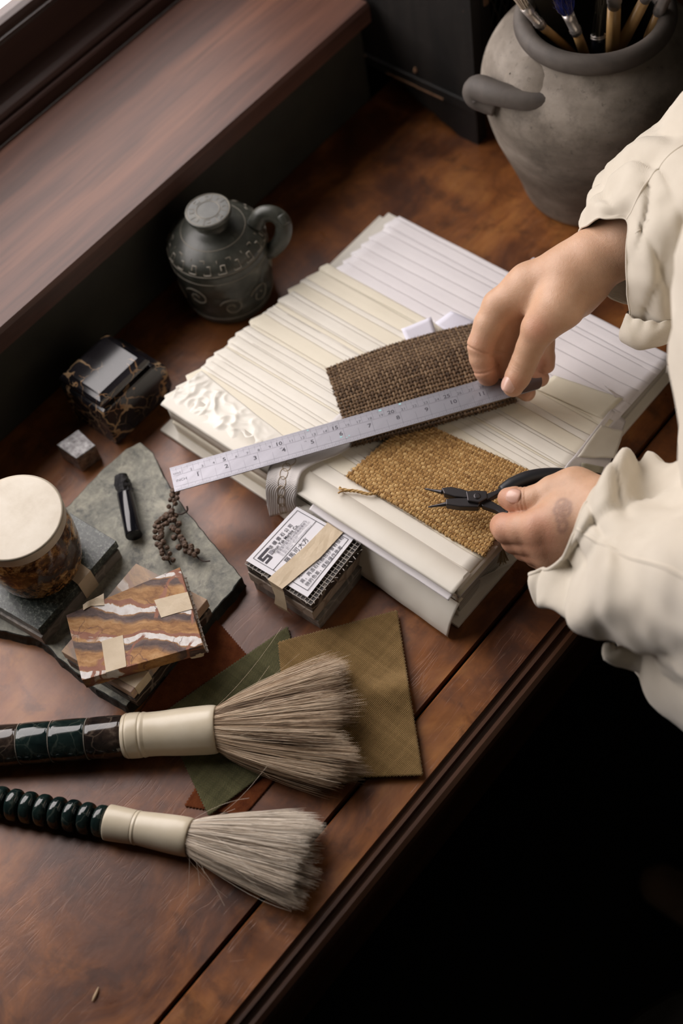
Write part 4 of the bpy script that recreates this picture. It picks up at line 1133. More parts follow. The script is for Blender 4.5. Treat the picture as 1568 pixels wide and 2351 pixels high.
# embroidered loops along the band
em = MB()
for k0_ in range(30, 49, 6):
    for s in (0, 1):
        P = []
        for t in np.linspace(0, 2 * math.pi, 18):
            i = k0_ + 3 * s + 2.0 * math.cos(t); j = .5 + .12 * math.sin(t); i = max(0, min(len(Lp) - 1.01, i)); a = Lp[int(i)] + (Lp[int(i) + 1] - Lp[int(i)]) * (i % 1); b = Rp[int(i)] + (Rp[int(i) + 1] - Rp[int(i)]) * (i % 1)
            q = a + (b - a) * j; nn = nrm(np.cross(b - a, Lp[min(int(i) + 1, len(Lp) - 1)] - Lp[int(i)])); nn = nn if nn[2] > 0 or nn[1] < 0 else -nn
            P.append(q + (nn if nn @ (V3((0, 0, CAM_H)) - q) > 0 else -nn) * .0007)
        em.add(*tube(P, .00028, 4, cap=False))
em.build('embroidery', M['stitch'], rb, label='beige embroidered loops')

# ================================================================== woven swatches (yarn by yarn)
def woven(name, label, corner_fn, nu, nv, ry, mat, fray=.0016, ru=None, amp=.62, n_sides=5):
    """nu yarns run along v and nv yarns along u, over and under each other"""
    mb = MB(); jit_ = random.Random(len(label))
    def P(u, v, h):
        e_ = 1e-3
        p = corner_fn(u, v); pu = corner_fn(min(u + e_, 1), v) - corner_fn(max(u - e_, 0), v); pv = corner_fn(u, min(v + e_, 1)) - corner_fn(u, max(v - e_, 0))
        n_ = nrm(np.cross(pu, pv)); n_ = n_ if n_[2] > 0 else -n_
        return p + n_ * h
    for i in range(nu):
        u = (i + .5) / nu; c = jit_.uniform(.1, .9); ext = jit_.uniform(0, 1)
        pts = []; m = nv * 2
        for k in range(m + 1):
            v = k / m
            h = ry * amp * math.sin(math.pi * (v * nv + .0)) * (1 if i % 2 == 0 else -1)
            vv = v if 0 < k < m else (v + (-.006 if k == 0 else .006) * ext)
            pts.append(P(u + .0018 * nz(i * 2.1, v * 9), vv, h + ry))
        rr_ = [ry * (.94 + .10 * nz(i * 1.7, k * .35)) for k in range(m + 1)]
        mb.add(*tube(pts, rr_, n_sides), [min(1, max(0, .3 + .4 * c + .45 * nz(i * 4.1, k * .9))) for k in range(m + 1) for _ in range(n_sides)])
    for j in range(nv):
        v = (j + .5) / nv; c = jit_.uniform(.1, .9); ext = jit_.uniform(0, 1)
        pts = []; m = nu * 2
        for k in range(m + 1):
            u = k / m
            h = ry * amp * math.sin(math.pi * (u * nu)) * (-1 if j % 2 == 0 else 1)
            uu = u if 0 < k < m else (u + (-.006 if k == 0 else .006) * ext)
            pts.append(P(uu, v + .0018 * nz(j * 2.7, u * 9, 3), h + ry))
        rr_ = [(ru or ry) * (.96 + .10 * nz(j * 1.3, k * .4, 5)) for k in range(m + 1)]
        mb.add(*tube(pts, rr_, n_sides), [min(1, max(0, .3 + .4 * c + .45 * nz(j * 3.7, k * .9, 7))) for k in range(m + 1) for _ in range(n_sides)])
    # short frayed fibres along the border
    for k in range(420):
        s = jit_.random(); side = k % 4
        u, v = ((s, 0), (1, s), (s, 1), (0, s))[side]
        p = corner_fn(u, v); o_ = p - corner_fn(.5, .5); o_[2] = 0; o_ = nrm(o_)
        q = p + o_ * jit_.uniform(.3, 1) * fray + V3((jit_.uniform(-1, 1), jit_.uniform(-1, 1), jit_.uniform(-.2, 1.4))) * .0011
        mb.add(*tube([p + V3((0, 0, ry)), q + V3((0, 0, ry))], .00018, 3), jit_.random())
    t = mb.build(name, mat, None, smooth=True)
    return t
oc = [on_book(x, y, .001) for x, y in ((795, 1096), (1112, 1281), (1232, 1092), (948, 962))]
def f_oc(u, v): p = bil(oc, u, v); return p + V3((0, 0, .0016 * nz(p[0] * 22, p[1] * 22)))
ow = woven('woven_swatch', 'o', f_oc, 43, 30, .00140, M['yarn_ochre'], ru=.00185)
tag(ow, 'ochre coarse woven swatch with a loose twisted thread, lying beneath the pliers', 'fabric swatch', 'coarse woven swatches on the book')
ow['kind'] = 'stuff'; del ow['kind']
lt = MB()
for s in (0, 1, 2):
    P = []
    base = [(868, 1132), (845, 1134), (820, 1128), (797, 1126), (778, 1120 if s else 1132)]
    cpts = catmull([on_book(x, y, .0035) for x, y in base], 6)
    for i, p in enumerate(cpts):
        a = i * .9 + s * 2.1; P.append(p + V3((0, math.cos(a), math.sin(a))) * .0009)
    lt.add(*tube(P, .0008, 5), .5 + .2 * s)
lt.build('loose_thread', M['yarn_ochre'], ow, smooth=True)
dkc = [on_book(x, y, .004) for x, y in ((808, 1028), (1186, 925), (1108, 742), (750, 849))]
def f_dk(u, v):
    p = bil(dkc, u, v); arch = .010 * math.sin(math.pi * min(1, v * 1.0)) * (.5 + .5 * u) * (1 - .6 * (1 - v) ** 3)
    bow = .0075 * math.sin(math.pi * u) * (v - .2) * .9
    d = nrm(dkc[3] - dkc[0]); return p + V3((0, 0, arch + .0012 * nz(p[0] * 30, p[1] * 30))) + d * bow
dw = woven('woven_swatch', 'dark', f_dk, 50, 26, .00128, M['yarn_brown'], ru=.0015)
tag(dw, 'dark brown coarse woven swatch arched under the steel ruler', 'fabric swatch', 'coarse woven swatches on the book')

# ================================================================== steel ruler
RA, RB_ = at(389.5, 1075, .0625), at(399, 1130.5, .0620)
RE = at(1159, 857, .0665)
rx = nrm(RE - RA); cmL = np.linalg.norm(RE - RA) / 30.0
ry_ = RB_ - RA; rw = np.linalg.norm(ry_ - rx * (ry_ @ rx)); ry_ = nrm(ry_ - rx * (ry_ @ rx)); rz = nrm(np.cross(ry_, rx)); rz = rz if rz[2] > 0 else -rz
RL = cmL * 30 + .0285
ru_ = thing('steel_ruler', 'brushed steel ruler in centimetres and inches held in the right hand', 'ruler', RA)
def RP(s, t, h=0.0): return RA + rx * s + ry_ * t + rz * h
out = [(0, 0), (0, rw)]
for a in np.linspace(0, math.pi, 15): out.append((RL - rw * .5 * .55 + rw * .5 * .55 * math.sin(a), rw / 2 + rw / 2 * math.cos(a)))
hole = [(RL - .0115 + .0030 * math.cos(a), rw / 2 + .0030 * math.sin(a)) for a in np.linspace(0, 2 * math.pi, 20, endpoint=False)]
bm = bmesh.new()
def loop(pts): 
    vs = [bm.verts.new(tuple(RP(*q) - RA)) for q in pts]; return vs, [bm.edges.new((vs[i], vs[(i + 1) % len(vs)])) for i in range(len(vs))]
_, e1 = loop(out); _, e2 = loop(hole)
bmesh.ops.triangle_fill(bm, use_beauty=True, edges=e1 + e2)
me = bpy.data.meshes.new('blade'); bm.to_mesh(me); bm.free(); me.materials.append(M['steel'])
bl = bpy.data.objects.new('blade', me); COL.objects.link(bl); bl.parent = ru_
mm = bl.modifiers.new('solid', 'SOLIDIFY'); mm.thickness = .0010; mm.offset = 0
hh = .00056
mk = MB()
def rline(s0, t0, s1, t1, w=.00009):
    a, b = RP(s0, t0, hh), RP(s1, t1, hh); d = nrm(b - a); q = np.cross(rz, d) * w; mk.add([a - q, b - q, b + q, a + q], [(0, 1, 2, 3)])
for i in range(1, 301):
    s = i * cmL / 10; l = .0020 if i % 5 else .0030
    rline(s, .0003, s, l, .00007)
    if i % 10 == 0: rline(s, .0030, s, .0092, .00008)
    elif i % 10 == 5: rline(s, .0030, s, .0058, .00006)
inch = cmL * 2.54
for i in range(1, 32 * 12 + 1):
    s = i * inch / 32
    if i % 2 and i > 32 * 4: continue
    if s > RL - .02: break
    l = .0016 if i % 2 else (.0024 if i % 4 else (.0031 if i % 8 else .0040))
    rline(s, rw - .0003, s, rw - l, .00007)
    if i % 32 == 0: rline(s, .0100, s, rw - .004, .00009)
    elif i % 16 == 0: rline(s, .0135, s, rw - .004, .00006)
rline(.0015, .0097, cmL * 30.5, .0097, .00007)
rline(.0015, rw - .0046, cmL * 30.5, rw - .0046, .00006)
rline(.0015, .0033, cmL * 30.5, .0033, .00005)
def rtext(s, x, t, size, bold=0.0, xs=1.2): mk.add(*text_mesh(s, size, RP(x, t, hh), rx, -ry_, bold, 'RIGHT', xs=xs))
for i in range(1, 31):
    big = i % 5 == 0
    rtext(str(i), i * cmL - .0010, .0088, .0052 if big else .0036, .00012 if big else 0.0)
for i in range(1, 12): rtext(str(i), i * inch - .0012, .0165, .0056, .00012)
rtext('cm', .0070, .0085, .0036); rtext('INCH', .0128, .0165, .0036, xs=1.1); rtext('32', .0245, .0128, .0020); rtext('64', inch * 3 + .022, .0128, .0020); rtext('16', inch * 4 + .018, .0128, .0020)
mk.build('markings', M['mark'], ru_, label='black scale lines and numbers', kind='stuff')
# worn specks of turquoise paint
pt = MB()
for (s_, t_, r_) in ((.124, .0018, .0009), (.150, .0180, .0012), (.157, .0190, .0008), (.189, .0022, .0014), (.207, .0014, .0012), (.1545, .0205, .0007)):
    pts = [RP(s_ + r_ * math.cos(a) * (1 + .4 * nz(a * 2, s_ * 99)), t_ + .7 * r_ * math.sin(a), hh + .00003) for a in np.linspace(0, 2 * math.pi, 9, endpoint=False)]; pt.add(pts, [tuple(range(9))])
pt.build('paint_specks', plain('turquoise_paint', (.32, .62, .64), .5), ru_, label='specks of turquoise paint', kind='stuff')

# ================================================================== linen and suede swatches
def swatch(label, px, mat, z, nu, nv, seed, amp=.0008, tooth=.0011, lift=None, z2=None):
    c = [at(x, y, z) for x, y in px]
    Lu = np.linalg.norm(c[1] - c[0]); Lv = np.linalg.norm(c[3] - c[0])
    nu = max(8, int(Lu / .0013)) // 2 * 2 + 1; nv = max(8, int(Lv / .0013)) // 2 * 2 + 1
    cen = np.mean(c, axis=0); v = []
    for j in range(nv):
        for i in range(nu):
            p = bil(c, i / (nu - 1), j / (nv - 1)); u_, w_ = i / (nu - 1), j / (nv - 1)
            o_ = V3((0, 0, 0))
            if i == 0: o_ += nrm(c[0] - c[1]) * tooth * (j % 2)
            if i == nu - 1: o_ += nrm(c[1] - c[0]) * tooth * (j % 2)
            if j == 0: o_ += nrm(c[0] - c[3]) * tooth * (i % 2)
            if j == nv - 1: o_ += nrm(c[3] - c[0]) * tooth * (i % 2)
            h = amp * (1 + nz(p[0] * 18, p[1] * 18, seed)) + (lift(u_, w_) if lift else 0)
            v.append(p + o_ + V3((0, 0, h)))
    o = obj('fabric_swatch', v, grid_faces(nu, nv), mat, None, solid=.0006, smooth=True)
    return tag(o, label, 'fabric swatch', 'pinked fabric swatches under the large brush')
swatch('rust brown suede swatch with pinked edges beside the banded tile', [(489, 1416), (566, 1505), (400, 1690), (318, 1640)], M['suede'], .0008, 0, 0, 1.0, .0006)
swatch('narrow end of a rust brown swatch showing below the green linen swatch', [(425, 1850), (560, 1872), (652, 1765), (520, 1700)], M['suede'], .0006, 0, 0, 3.0, .0004)
swatch('olive green linen swatch with pinked edges under the large brush', [(660, 1440), (372, 1640), (480, 1872), (720, 1690)], M['linen_green'], .0026, 0, 0, 5.0, .0006)
swatch('olive gold linen swatch with pinked edges, the upper right one', [(640, 1476), (668, 1790), (970, 1780), (911, 1403)], M['linen_gold'], .0048, 0, 0, 8.0, .0008,
       lift=lambda u, w: .0100 * math.exp(-((u - .50) / .10) ** 2) * max(0, w - .15))

# a splinter of pale wood on the bare desk
cpt = catmull([at(212, 2299, .0012), at(217, 2288, .0016), at(222, 2277, .0014), at(226, 2266, .0012)], 4)
chp = obj('wood_splinter', *tube(cpt, np.interp(np.linspace(0, 1, 13), [0, .3, .7, 1], [.0005, .0012, .0010, .0002]), 6, squash=.5), plain('pale_splinter', (.50, .36, .22), .7), None, smooth=True)
tag(chp, 'tiny pale wood splinter lying on the bare desk at the lower left', 'splinter')

# ================================================================== the two large brushes
def big_brush(label, ferr0, ferr1, tip, zr, rprof, beads, beadmat, seed, hair, nhair, r_end, ends, group, beadprof='long'):
    """ferr0 / ferr1: pixel ends of the bone ferrule, zr: (z0, z1) axis height"""
    A = at(*ferr0, zr[0]); B = at(*ferr1, zr[1]); ax = nrm(B - A); L = np.linalg.norm(B - A)
    t = thing('calligraphy_brush', label, 'brush', (*((A + B) / 2)[:2], 0), group)
    # ferrule: turned bone sleeve with rings
    rp = catmull([(r, s * L) for s, r in rprof], 4)
    obj('ferrule', *lathe([(.001, rp[0][1])] + [tuple(q) for q in rp] + [(rp[-1][0] - .001, L + .0006), (rp[-1][0] - .003, L - .002)], A, 72, axis=ax, closed_ends=False), M['ivory'], t, smooth=True, label='turned cream bone ferrule')
    s0 = 0.0
    for k, (ln, r, mi) in enumerate(beads):
        c = A - ax * (s0 + ln); s0 += ln + .0006
        if beadprof == 'long': pr2 = catmull([(.004, 0), (r * .90, .0002), (r * .97, .0012), (r, .004), (r * 1.01, ln / 2), (r, ln - .004), (r * .97, ln - .0012), (r * .90, ln - .0002), (.004, ln)], 3)
        else: pr2 = catmull([(.003, 0), (r * .62, .0002), (r * .88, ln * .14), (r * .985, ln * .32), (r, ln * .5), (r * .985, ln * .68), (r * .88, ln * .86), (r * .62, ln - .0002), (.003, ln)], 3)
        obj('bead', *lathe([(max(.001, a), b) for a, b in pr2], c, 56, axis=ax, closed_ends=True), M[mi], t, smooth=True)
        if beadprof == 'long': obj('spacer', *lathe([(r * .985, -.0005), (r * .985, .0002)], c, 40, axis=ax), M['cord'], t)
    # hair: a bundle of individual fibres that flare towards the tips
    rg = np.random.default_rng(seed); mb = MB()
    u = nrm(np.cross(ax, (0, 0, 1))); w = nrm(np.cross(u, ax)); w = w if w[2] > 0 else -w; u = nrm(np.cross(w, ax))
    r0 = rprof[-1][1] - .002; C0 = B - ax * .002
    T = V3(tip); Lh = np.linalg.norm(T - C0); d = nrm(T - C0)
    for i in range(nhair):
        a = rg.uniform(0, 2 * math.pi); q = math.sqrt(rg.uniform(.0, 1))
        if rg.random() < .45: q = rg.uniform(.85, 1)
        cu, cw = q * math.cos(a), q * math.sin(a)
        clump = nz(cu * 4.2, cw * 4.2, seed); cl2 = nz(cu * 9, cw * 9, seed + 5)
        ln = Lh * (.90 + .22 * nz(cu * 2.2, cw * 2.2, seed + 9) + rg.uniform(-.09, .03))
        eu = (cu * 1.0 + .30 * clump + .05 * rg.normal()) * ends[0]; ew = (cw * 1.0 + .28 * cl2 + .05 * rg.normal()) * ends[1]
        pts = []; N = 8
        wv1 = rg.normal() * .0011; wv2 = rg.normal() * .0011; ph = rg.uniform(0, 6)
        for k in range(N + 1):
            s = k / N
            g = s ** .85 * (1.10 - .10 * s)
            uu = u * (cu * r0 * (1 - g) + eu * g) + w * (cw * r0 * (1 - g) + ew * g)
            p = C0 + d * ln * s * (1 - .0 * q) + uu + (u * wv1 + w * wv2) * math.sin(s * 5 + ph) * s
            sag = .0
            p = p - V3((0, 0, 1)) * sag
            p[2] = max(p[2], .0006 + .002 * rg.random() * s)
            pts.append(p)
        shade = min(1, max(0, .5 + .75 * clump + .6 * cl2 + rg.normal() * .16))
        rad = [.00013 + .00006 * (1 - k / N) for k in range(N)] + [.00004]
        mb.add(*tube(pts, rad, 3, cap=False), shade)
    for i in range(26):     # stray hairs
        a = rg.uniform(0, 2 * math.pi); p0 = C0 + (u * math.cos(a) + w * abs(math.sin(a))) * r0
        dirn = nrm(d + u * rg.normal() * .38 + w * rg.normal() * .25); ln = Lh * rg.uniform(.2, .7); bend = u * rg.normal() * .022
        pts = [p0 + dirn * ln * s + bend * s * s for s in np.linspace(0, 1, 7)]
        for q_ in pts: q_[2] = max(q_[2], .0010)
        mb.add(*tube(pts, .00009, 3, cap=False), rg.uniform(.5, 1))
    mb.build('bristles', hair, t, kind='stuff')
    return t
grp = 'large calligraphy brushes'
big_brush('large brush with dark agate handle, bone ferrule and spread brown hair', (286, 1690), (499, 1674), at(822, 1652, .021), (.0185, .0185),
          [(0, .0172), (.035, .0184), (.05, .0180), (.07, .0185), (.17, .0184), (.19, .0178), (.215, .0184), (.25, .0178), (.275, .0178), (.40, .0180), (.60, .0190), (.85, .0197), (.96, .0196), (1, .0188)],
          [(.0292, .0172, 'agate_brown'), (.0290, .0172, 'jade_dark'), (.0262, .0170, 'jade_dark'), (.026, .0168, 'agate_brown'), (.026, .0165, 'jade_dark')], None, 21, M['hair_big'], 7500, .03, (.053, .021), grp)
big_brush('smaller brush with round dark green beads and pale spread hair', (249, 1888), (437, 1923), at(728, 1982, .016), (.0135, .0135),
          [(0, .0138), (.03, .0141), (.30, .0134), (.33, .0131), (.36, .0136), (.38, .0131), (.41, .0133), (.60, .0142), (.80, .0150), (.95, .0152), (1, .0146)],
          [(.0118, .0128, 'jade_dark')] * 9, None, 22, M['hair_small'], 6000, .03, (.034, .014), grp, beadprof='round')

# ================================================================== pliers
pz = .0715
pl = thing('pliers', 'black round nose pliers with dark rubber handles held in the left hand', 'pliers', at(1097, 1147, pz))
def tz(P, R_, n=14, sq=1.0): return tube(catmull([at(x, y, z) for x, y, z in P], 5), np.interp(np.linspace(0, 1, (len(P) - 1) * 5 + 1), np.linspace(0, 1, len(R_)), R_), n, squash=sq)
obj('jaw', *tz([(975, 1122, .0655), (1000, 1127, .067), (1016, 1130, .068)], [.0006, .0013, .0021]), M['blackmetal'], pl, smooth=True)
obj('jaw', *tz([(983, 1164, .0655), (1008, 1160, .067), (1026, 1157, .068)], [.0006, .0013, .0021]), M['blackmetal'], pl, smooth=True)
def slab(px, z, th, name, mat, bev=.0008):
    b = [at(x, y, z) for x, y in px]; n = len(b)
    a = sum(b[i][0] * b[(i + 1) % n][1] - b[(i + 1) % n][0] * b[i][1] for i in range(n))
    if a < 0: b = b[::-1]
    v = [p + V3((0, 0, -th / 2)) for p in b] + [p + V3((0, 0, th / 2)) for p in b]
    return obj(name, v, [tuple(range(n))[::-1], tuple(range(n, 2 * n))] + [(i, (i + 1) % n, n + (i + 1) % n, n + i) for i in range(n)], mat, pl, bevel=bev)
slab([(1014, 1125), (1020, 1138), (1045, 1145), (1072, 1148), (1082, 1134), (1060, 1127), (1035, 1122)], .0700, .0070, 'jaw_shank', M['blackmetal'])
slab([(1024, 1150), (1024, 1163), (1055, 1168), (1098, 1169), (1108, 1152), (1080, 1148), (1050, 1148)], .0700, .0070, 'jaw_shank', M['blackmetal'])
slab([(1070, 1134), (1074, 1156), (1100, 1160), (1120, 1150), (1118, 1134), (1095, 1132)], .0718, .0092, 'pivot_block', M['blackmetal'])
obj('rivet', *lathe([(.0001, 0), (.0028, 0), (.0028, .0050), (.0020, .0054), (.0001, .0054)], at(1096, 1146, .0718), 24, closed_ends=False), M['blackmetal'], pl)
slab([(1096, 1152), (1108, 1166), (1138, 1176), (1160, 1190), (1172, 1184), (1150, 1166), (1122, 1150)], .0700, .0060, 'handle_arm', M['blackmetal'])
slab([(1110, 1140), (1118, 1152), (1140, 1140), (1166, 1128), (1160, 1116), (1138, 1130)], .0725, .0060, 'handle_arm', M['blackmetal'])
obj('rubber_grip', *tz([(1152, 1128, .074), (1175, 1114, .0735), (1210, 1099, .073), (1250, 1090, .072), (1295, 1090, .070), (1340, 1100, .068)], [.0050, .0066, .0068, .0060, .0058, .0050], sq=.8), M['rubber'], pl, smooth=True)
obj('rubber_grip', *tz([(1160, 1182, .0705), (1185, 1190, .071), (1215, 1196, .072), (1255, 1200, .072), (1310, 1190, .070)], [.0046, .0056, .0058, .0056, .0050], sq=.8), M['rubber'], pl, smooth=True)

# ================================================================== the person
def smin(a, b, k):
    h = np.clip(.5 + .5 * (b - a) / k, 0, 1)
    return b * (1 - h) + a * h - k * h * (1 - h)
class SDF:
    def __init__(s, lo, hi, vox):
        s.lo = V3(lo); s.vox = vox; s.n = np.ceil((V3(hi) - s.lo) / vox).astype(int) + 1
        s.D = np.full(s.n, .03, np.float32)
        s.ax = [s.lo[i] + vox * np.arange(s.n[i]) for i in range(3)]
    def cone(s, a, b, ra, rb, k, flat=None):
        a, b = V3(a), V3(b); m = max(ra, rb) + .014
        i0 = np.clip(np.floor((np.minimum(a, b) - m - s.lo) / s.vox).astype(int), 0, s.n - 1); i1 = np.clip(np.ceil((np.maximum(a, b) + m - s.lo) / s.vox).astype(int) + 1, 1, s.n)
        if np.any(i1 <= i0): return
        X, Y, Z = np.meshgrid(s.ax[0][i0[0]:i1[0]], s.ax[1][i0[1]:i1[1]], s.ax[2][i0[2]:i1[2]], indexing='ij')
        d = b - a; L = d @ d + 1e-12
        px, py, pz_ = X - a[0], Y - a[1], Z - a[2]
        t = np.clip((px * d[0] + py * d[1] + pz_ * d[2]) / L, 0, 1)
        qx, qy, qz = px - t * d[0], py - t * d[1], pz_ - t * d[2]
        if flat is not None:
            fdir, fs = flat; c = (qx * fdir[0] + qy * fdir[1] + qz * fdir[2]) * (fs - 1); qx, qy, qz = qx + c * fdir[0], qy + c * fdir[1], qz + c * fdir[2]
        r = np.sqrt(qx * qx + qy * qy + qz * qz) - (ra + t * (rb - ra))
        sl_ = tuple(slice(i0[j], i1[j]) for j in range(3))
        s.D[sl_] = smin(s.D[sl_], r.astype(np.float32), k) if k > 0 else np.minimum(s.D[sl_], r)
    def merge(s, o, k): s.D = smin(s.D, o.D, k)
    def mesh(s):
        D = s.D; ins = D < 0
        nx, ny, nz_ = D.shape
        c = np.zeros((nx - 1, ny - 1, nz_ - 1), np.int8)
        for dx in (0, 1):
            for dy in (0, 1):
                for dz in (0, 1): c += ins[dx:nx - 1 + dx, dy:ny - 1 + dy, dz:nz_ - 1 + dz]
        act = (c > 0) & (c < 8); idx = np.full(act.shape, -1, np.int64); I = np.argwhere(act); idx[act] = np.arange(len(I))
        P = np.zeros((len(I), 3)); W = np.zeros(len(I))
        cr = [(dx, dy, dz) for dx in (0, 1) for dy in (0, 1) for dz in (0, 1)]
        for a in range(8):
            for b in range(a + 1, 8):
                A, B = np.array(cr[a]), np.array(cr[b])
                if np.abs(A - B).sum() != 1: continue
                da = D[tuple((I + A).T)]; db = D[tuple((I + B).T)]; mm_ = (da < 0) != (db < 0)
                t = np.where(mm_, da / np.where(mm_, da - db, 1), 0)
                P += np.where(mm_[:, None], A + (B - A) * t[:, None], 0); W += mm_
        P = (I + P / W[:, None]) * s.vox + s.lo
        F = []
        for ax_ in range(3):
            sh = [slice(None)] * 3; s0 = sh.copy(); s1 = sh.copy(); s0[ax_] = slice(0, -1); s1[ax_] = slice(1, None)
            ch = ins[tuple(s0)] != ins[tuple(s1)]; E_ = np.argwhere(ch); pos = ins[tuple(s0)][ch]
            u_, w_ = [(1, 2), (2, 0), (0, 1)][ax_]
            ok = (E_[:, u_] > 0) & (E_[:, w_] > 0) & (E_[:, u_] < D.shape[u_] - 1) & (E_[:, w_] < D.shape[w_] - 1); E_ = E_[ok]; pos = pos[ok]
            du = np.zeros(3, int); du[u_] = 1; dw_ = np.zeros(3, int); dw_[w_] = 1
            q = np.stack([idx[tuple((E_ - du - dw_).T)], idx[tuple((E_ - dw_).T)], idx[tuple(E_.T)], idx[tuple((E_ - du).T)]], 1)
            q[~pos] = q[~pos][:, ::-1]; F.append(q)
        F = np.concatenate(F)
        return P, F
def smooth_mesh(P, F, it, lam=.5):
    e = np.concatenate([F[:, [0, 1]], F[:, [1, 2]], F[:, [2, 3]], F[:, [3, 0]]]); e = np.concatenate([e, e[:, ::-1]])
    n = np.bincount(e[:, 0], minlength=len(P)).astype(float)
    for _ in range(it):
        S_ = np.stack([np.bincount(e[:, 0], P[e[:, 1], k], minlength=len(P)) for k in range(3)], 1) / n[:, None]
        P = P + (S_ - P) * lam
    return P
def vnormals(P, F):
    N = np.zeros_like(P); fn = np.cross(P[F[:, 2]] - P[F[:, 0]], P[F[:, 3]] - P[F[:, 1]])
    for k in range(4):
        for c in range(3): N[:, c] += np.bincount(F[:, k], fn[:, c], minlength=len(P))
    return N / (np.linalg.norm(N, axis=1)[:, None] + 1e-12)
def pts_(L): return [(at(x, y, z), r) for x, y, z, r in L]
def build_hand(palm, fingers, vox=.00105, kp=.010, kf=.0035, arm=None):
    allp = [p for c in palm + fingers for p, r in c]; lo = np.min(allp, axis=0) - .034; hi = np.max(allp, axis=0) + .034
    A = SDF(lo, hi, vox)
    for c in palm:
        for (a, ra), (b, rb_) in zip(c[:-1], c[1:]): A.cone(a, b, ra, rb_, kp)
    Fg = SDF(lo, hi, vox)
    for c in fingers:
        G = SDF(lo, hi, vox)
        for (a, ra), (b, rb_) in zip(c[:-1], c[1:]): G.cone(a, b, ra, rb_, .0022)
        Fg.D = smin(Fg.D, G.D, .0012)
    A.merge(Fg, kf)
    P, F = A.mesh(); P = smooth_mesh(P, F, 3, .5)
    return P, F
# ---- right hand (holds the ruler)
RP_ = [pts_([(1700, 420, .215, .030), (1560, 490, .185, .029), (1445, 556, .168, .0262), (1362, 597, .158, .0240), (1306, 630, .150, .0225)]),
       pts_([(1306, 618, .150, .0200), (1215, 655, .136, .0175), (1147, 703, .121, .0148)]),
       pts_([(1306, 630, .150, .0200), (1240, 665, .132, .0170), (1186, 697, .116, .0140)]),
       pts_([(1318, 640, .145, .0190), (1265, 675, .126, .0165), (1222, 697, .108, .0130)]),
       pts_([(1328, 652, .140, .0180), (1290, 690, .120, .0160), (1258, 705, .102, .0120)]),
       pts_([(1318, 648, .150, .0180), (1288, 700, .142, .0185), (1240, 752, .124, .0150)]),
       pts_([(1352, 655, .140, .0165), (1330, 685, .132, .0150)])]
RF = [pts_([(1288, 700, .142, .0170), (1236, 757, .122, .0142), (1217, 798, .107, .0117), (1201, 837, .0935, .0113), (1188, 866, .0845, .0108), (1178, 887, .0785, .0092)]),
      pts_([(1147, 703, .121, .0142), (1122, 745, .109, .0128), (1103, 792, .096, .0113), (1105, 822, .086, .0103), (1113, 850, .0765, .0094), (1126, 880, .060, .0084), (1140, 893, .0535, .0072)]),
      pts_([(1186, 697, .116, .0135), (1163, 750, .100, .0118), (1148, 800, .084, .0108), (1158, 850, .066, .0095), (1190, 885, .0545, .0088), (1209, 901, .0515, .0080)]),
      pts_([(1222, 697, .108, .0130), (1205, 755, .092, .0112), (1190, 805, .077, .0104), (1212, 845, .067, .0092), (1240, 868, .0605, .0080)]),
      pts_([(1258, 705, .102, .0115), (1254, 750, .092, .0095), (1250, 792, .084, .0086), (1252, 820, .078, .0082), (1254, 838, .0745, .0076)])]
hr = build_hand(RP_, RF)
# ---- left hand (holds the pliers)
LP_ = [pts_([(1800, 1400, .22, .031), (1600, 1290, .160, .030), (1480, 1225, .125, .0275), (1400, 1190, .108, .0250), (1366, 1176, .102, .0235)]),
       pts_([(1372, 1150, .104, .0190), (1320, 1128, .100, .0175), (1272, 1132, .096, .0140)]),
       pts_([(1366, 1172, .102, .0195), (1300, 1188, .097, .0180), (1238, 1212, .091, .0150)]),
       pts_([(1366, 1185, .098, .0195), (1310, 1215, .090, .0180), (1252, 1240, .082, .0145)]),
       pts_([(1366, 1195, .094, .0195), (1315, 1238, .082, .0170), (1262, 1266, .073, .0135)]),
       pts_([(1370, 1200, .090, .0190), (1322, 1256, .074, .0155), (1275, 1288, .066, .0120)])]
LF = [pts_([(1320, 1128, .100, .0165), (1268, 1134, .096, .0132), (1232, 1146, .093, .0115), (1204, 1150, .0905, .0108), (1182, 1147, .0885, .0104), (1167, 1144, .087, .0088)]),
      pts_([(1238, 1212, .091, .0150), (1200, 1214, .084, .0132), (1165, 1214, .077, .0122), (1156, 1208, .067, .0108), (1170, 1196, .058, .0090), (1192, 1188, .0545, .0080)]),
      pts_([(1252, 1240, .082, .0145), (1215, 1242, .074, .0125), (1182, 1240, .066, .0112), (1184, 1222, .0565, .0095), (1206, 1208, .0540, .0080)]),
      pts_([(1262, 1266, .073, .0130), (1232, 1266, .066, .0115), (1205, 1260, .060, .0100), (1210, 1238, .054, .0088), (1228, 1222, .0525, .0076)]),
      pts_([(1275, 1288, .066, .0115), (1252, 1286, .060, .0100), (1230, 1278, .056, .0088), (1236, 1256, .053, .0076), (1250, 1240, .052, .0070)])]
hl = build_hand(LP_, LF)
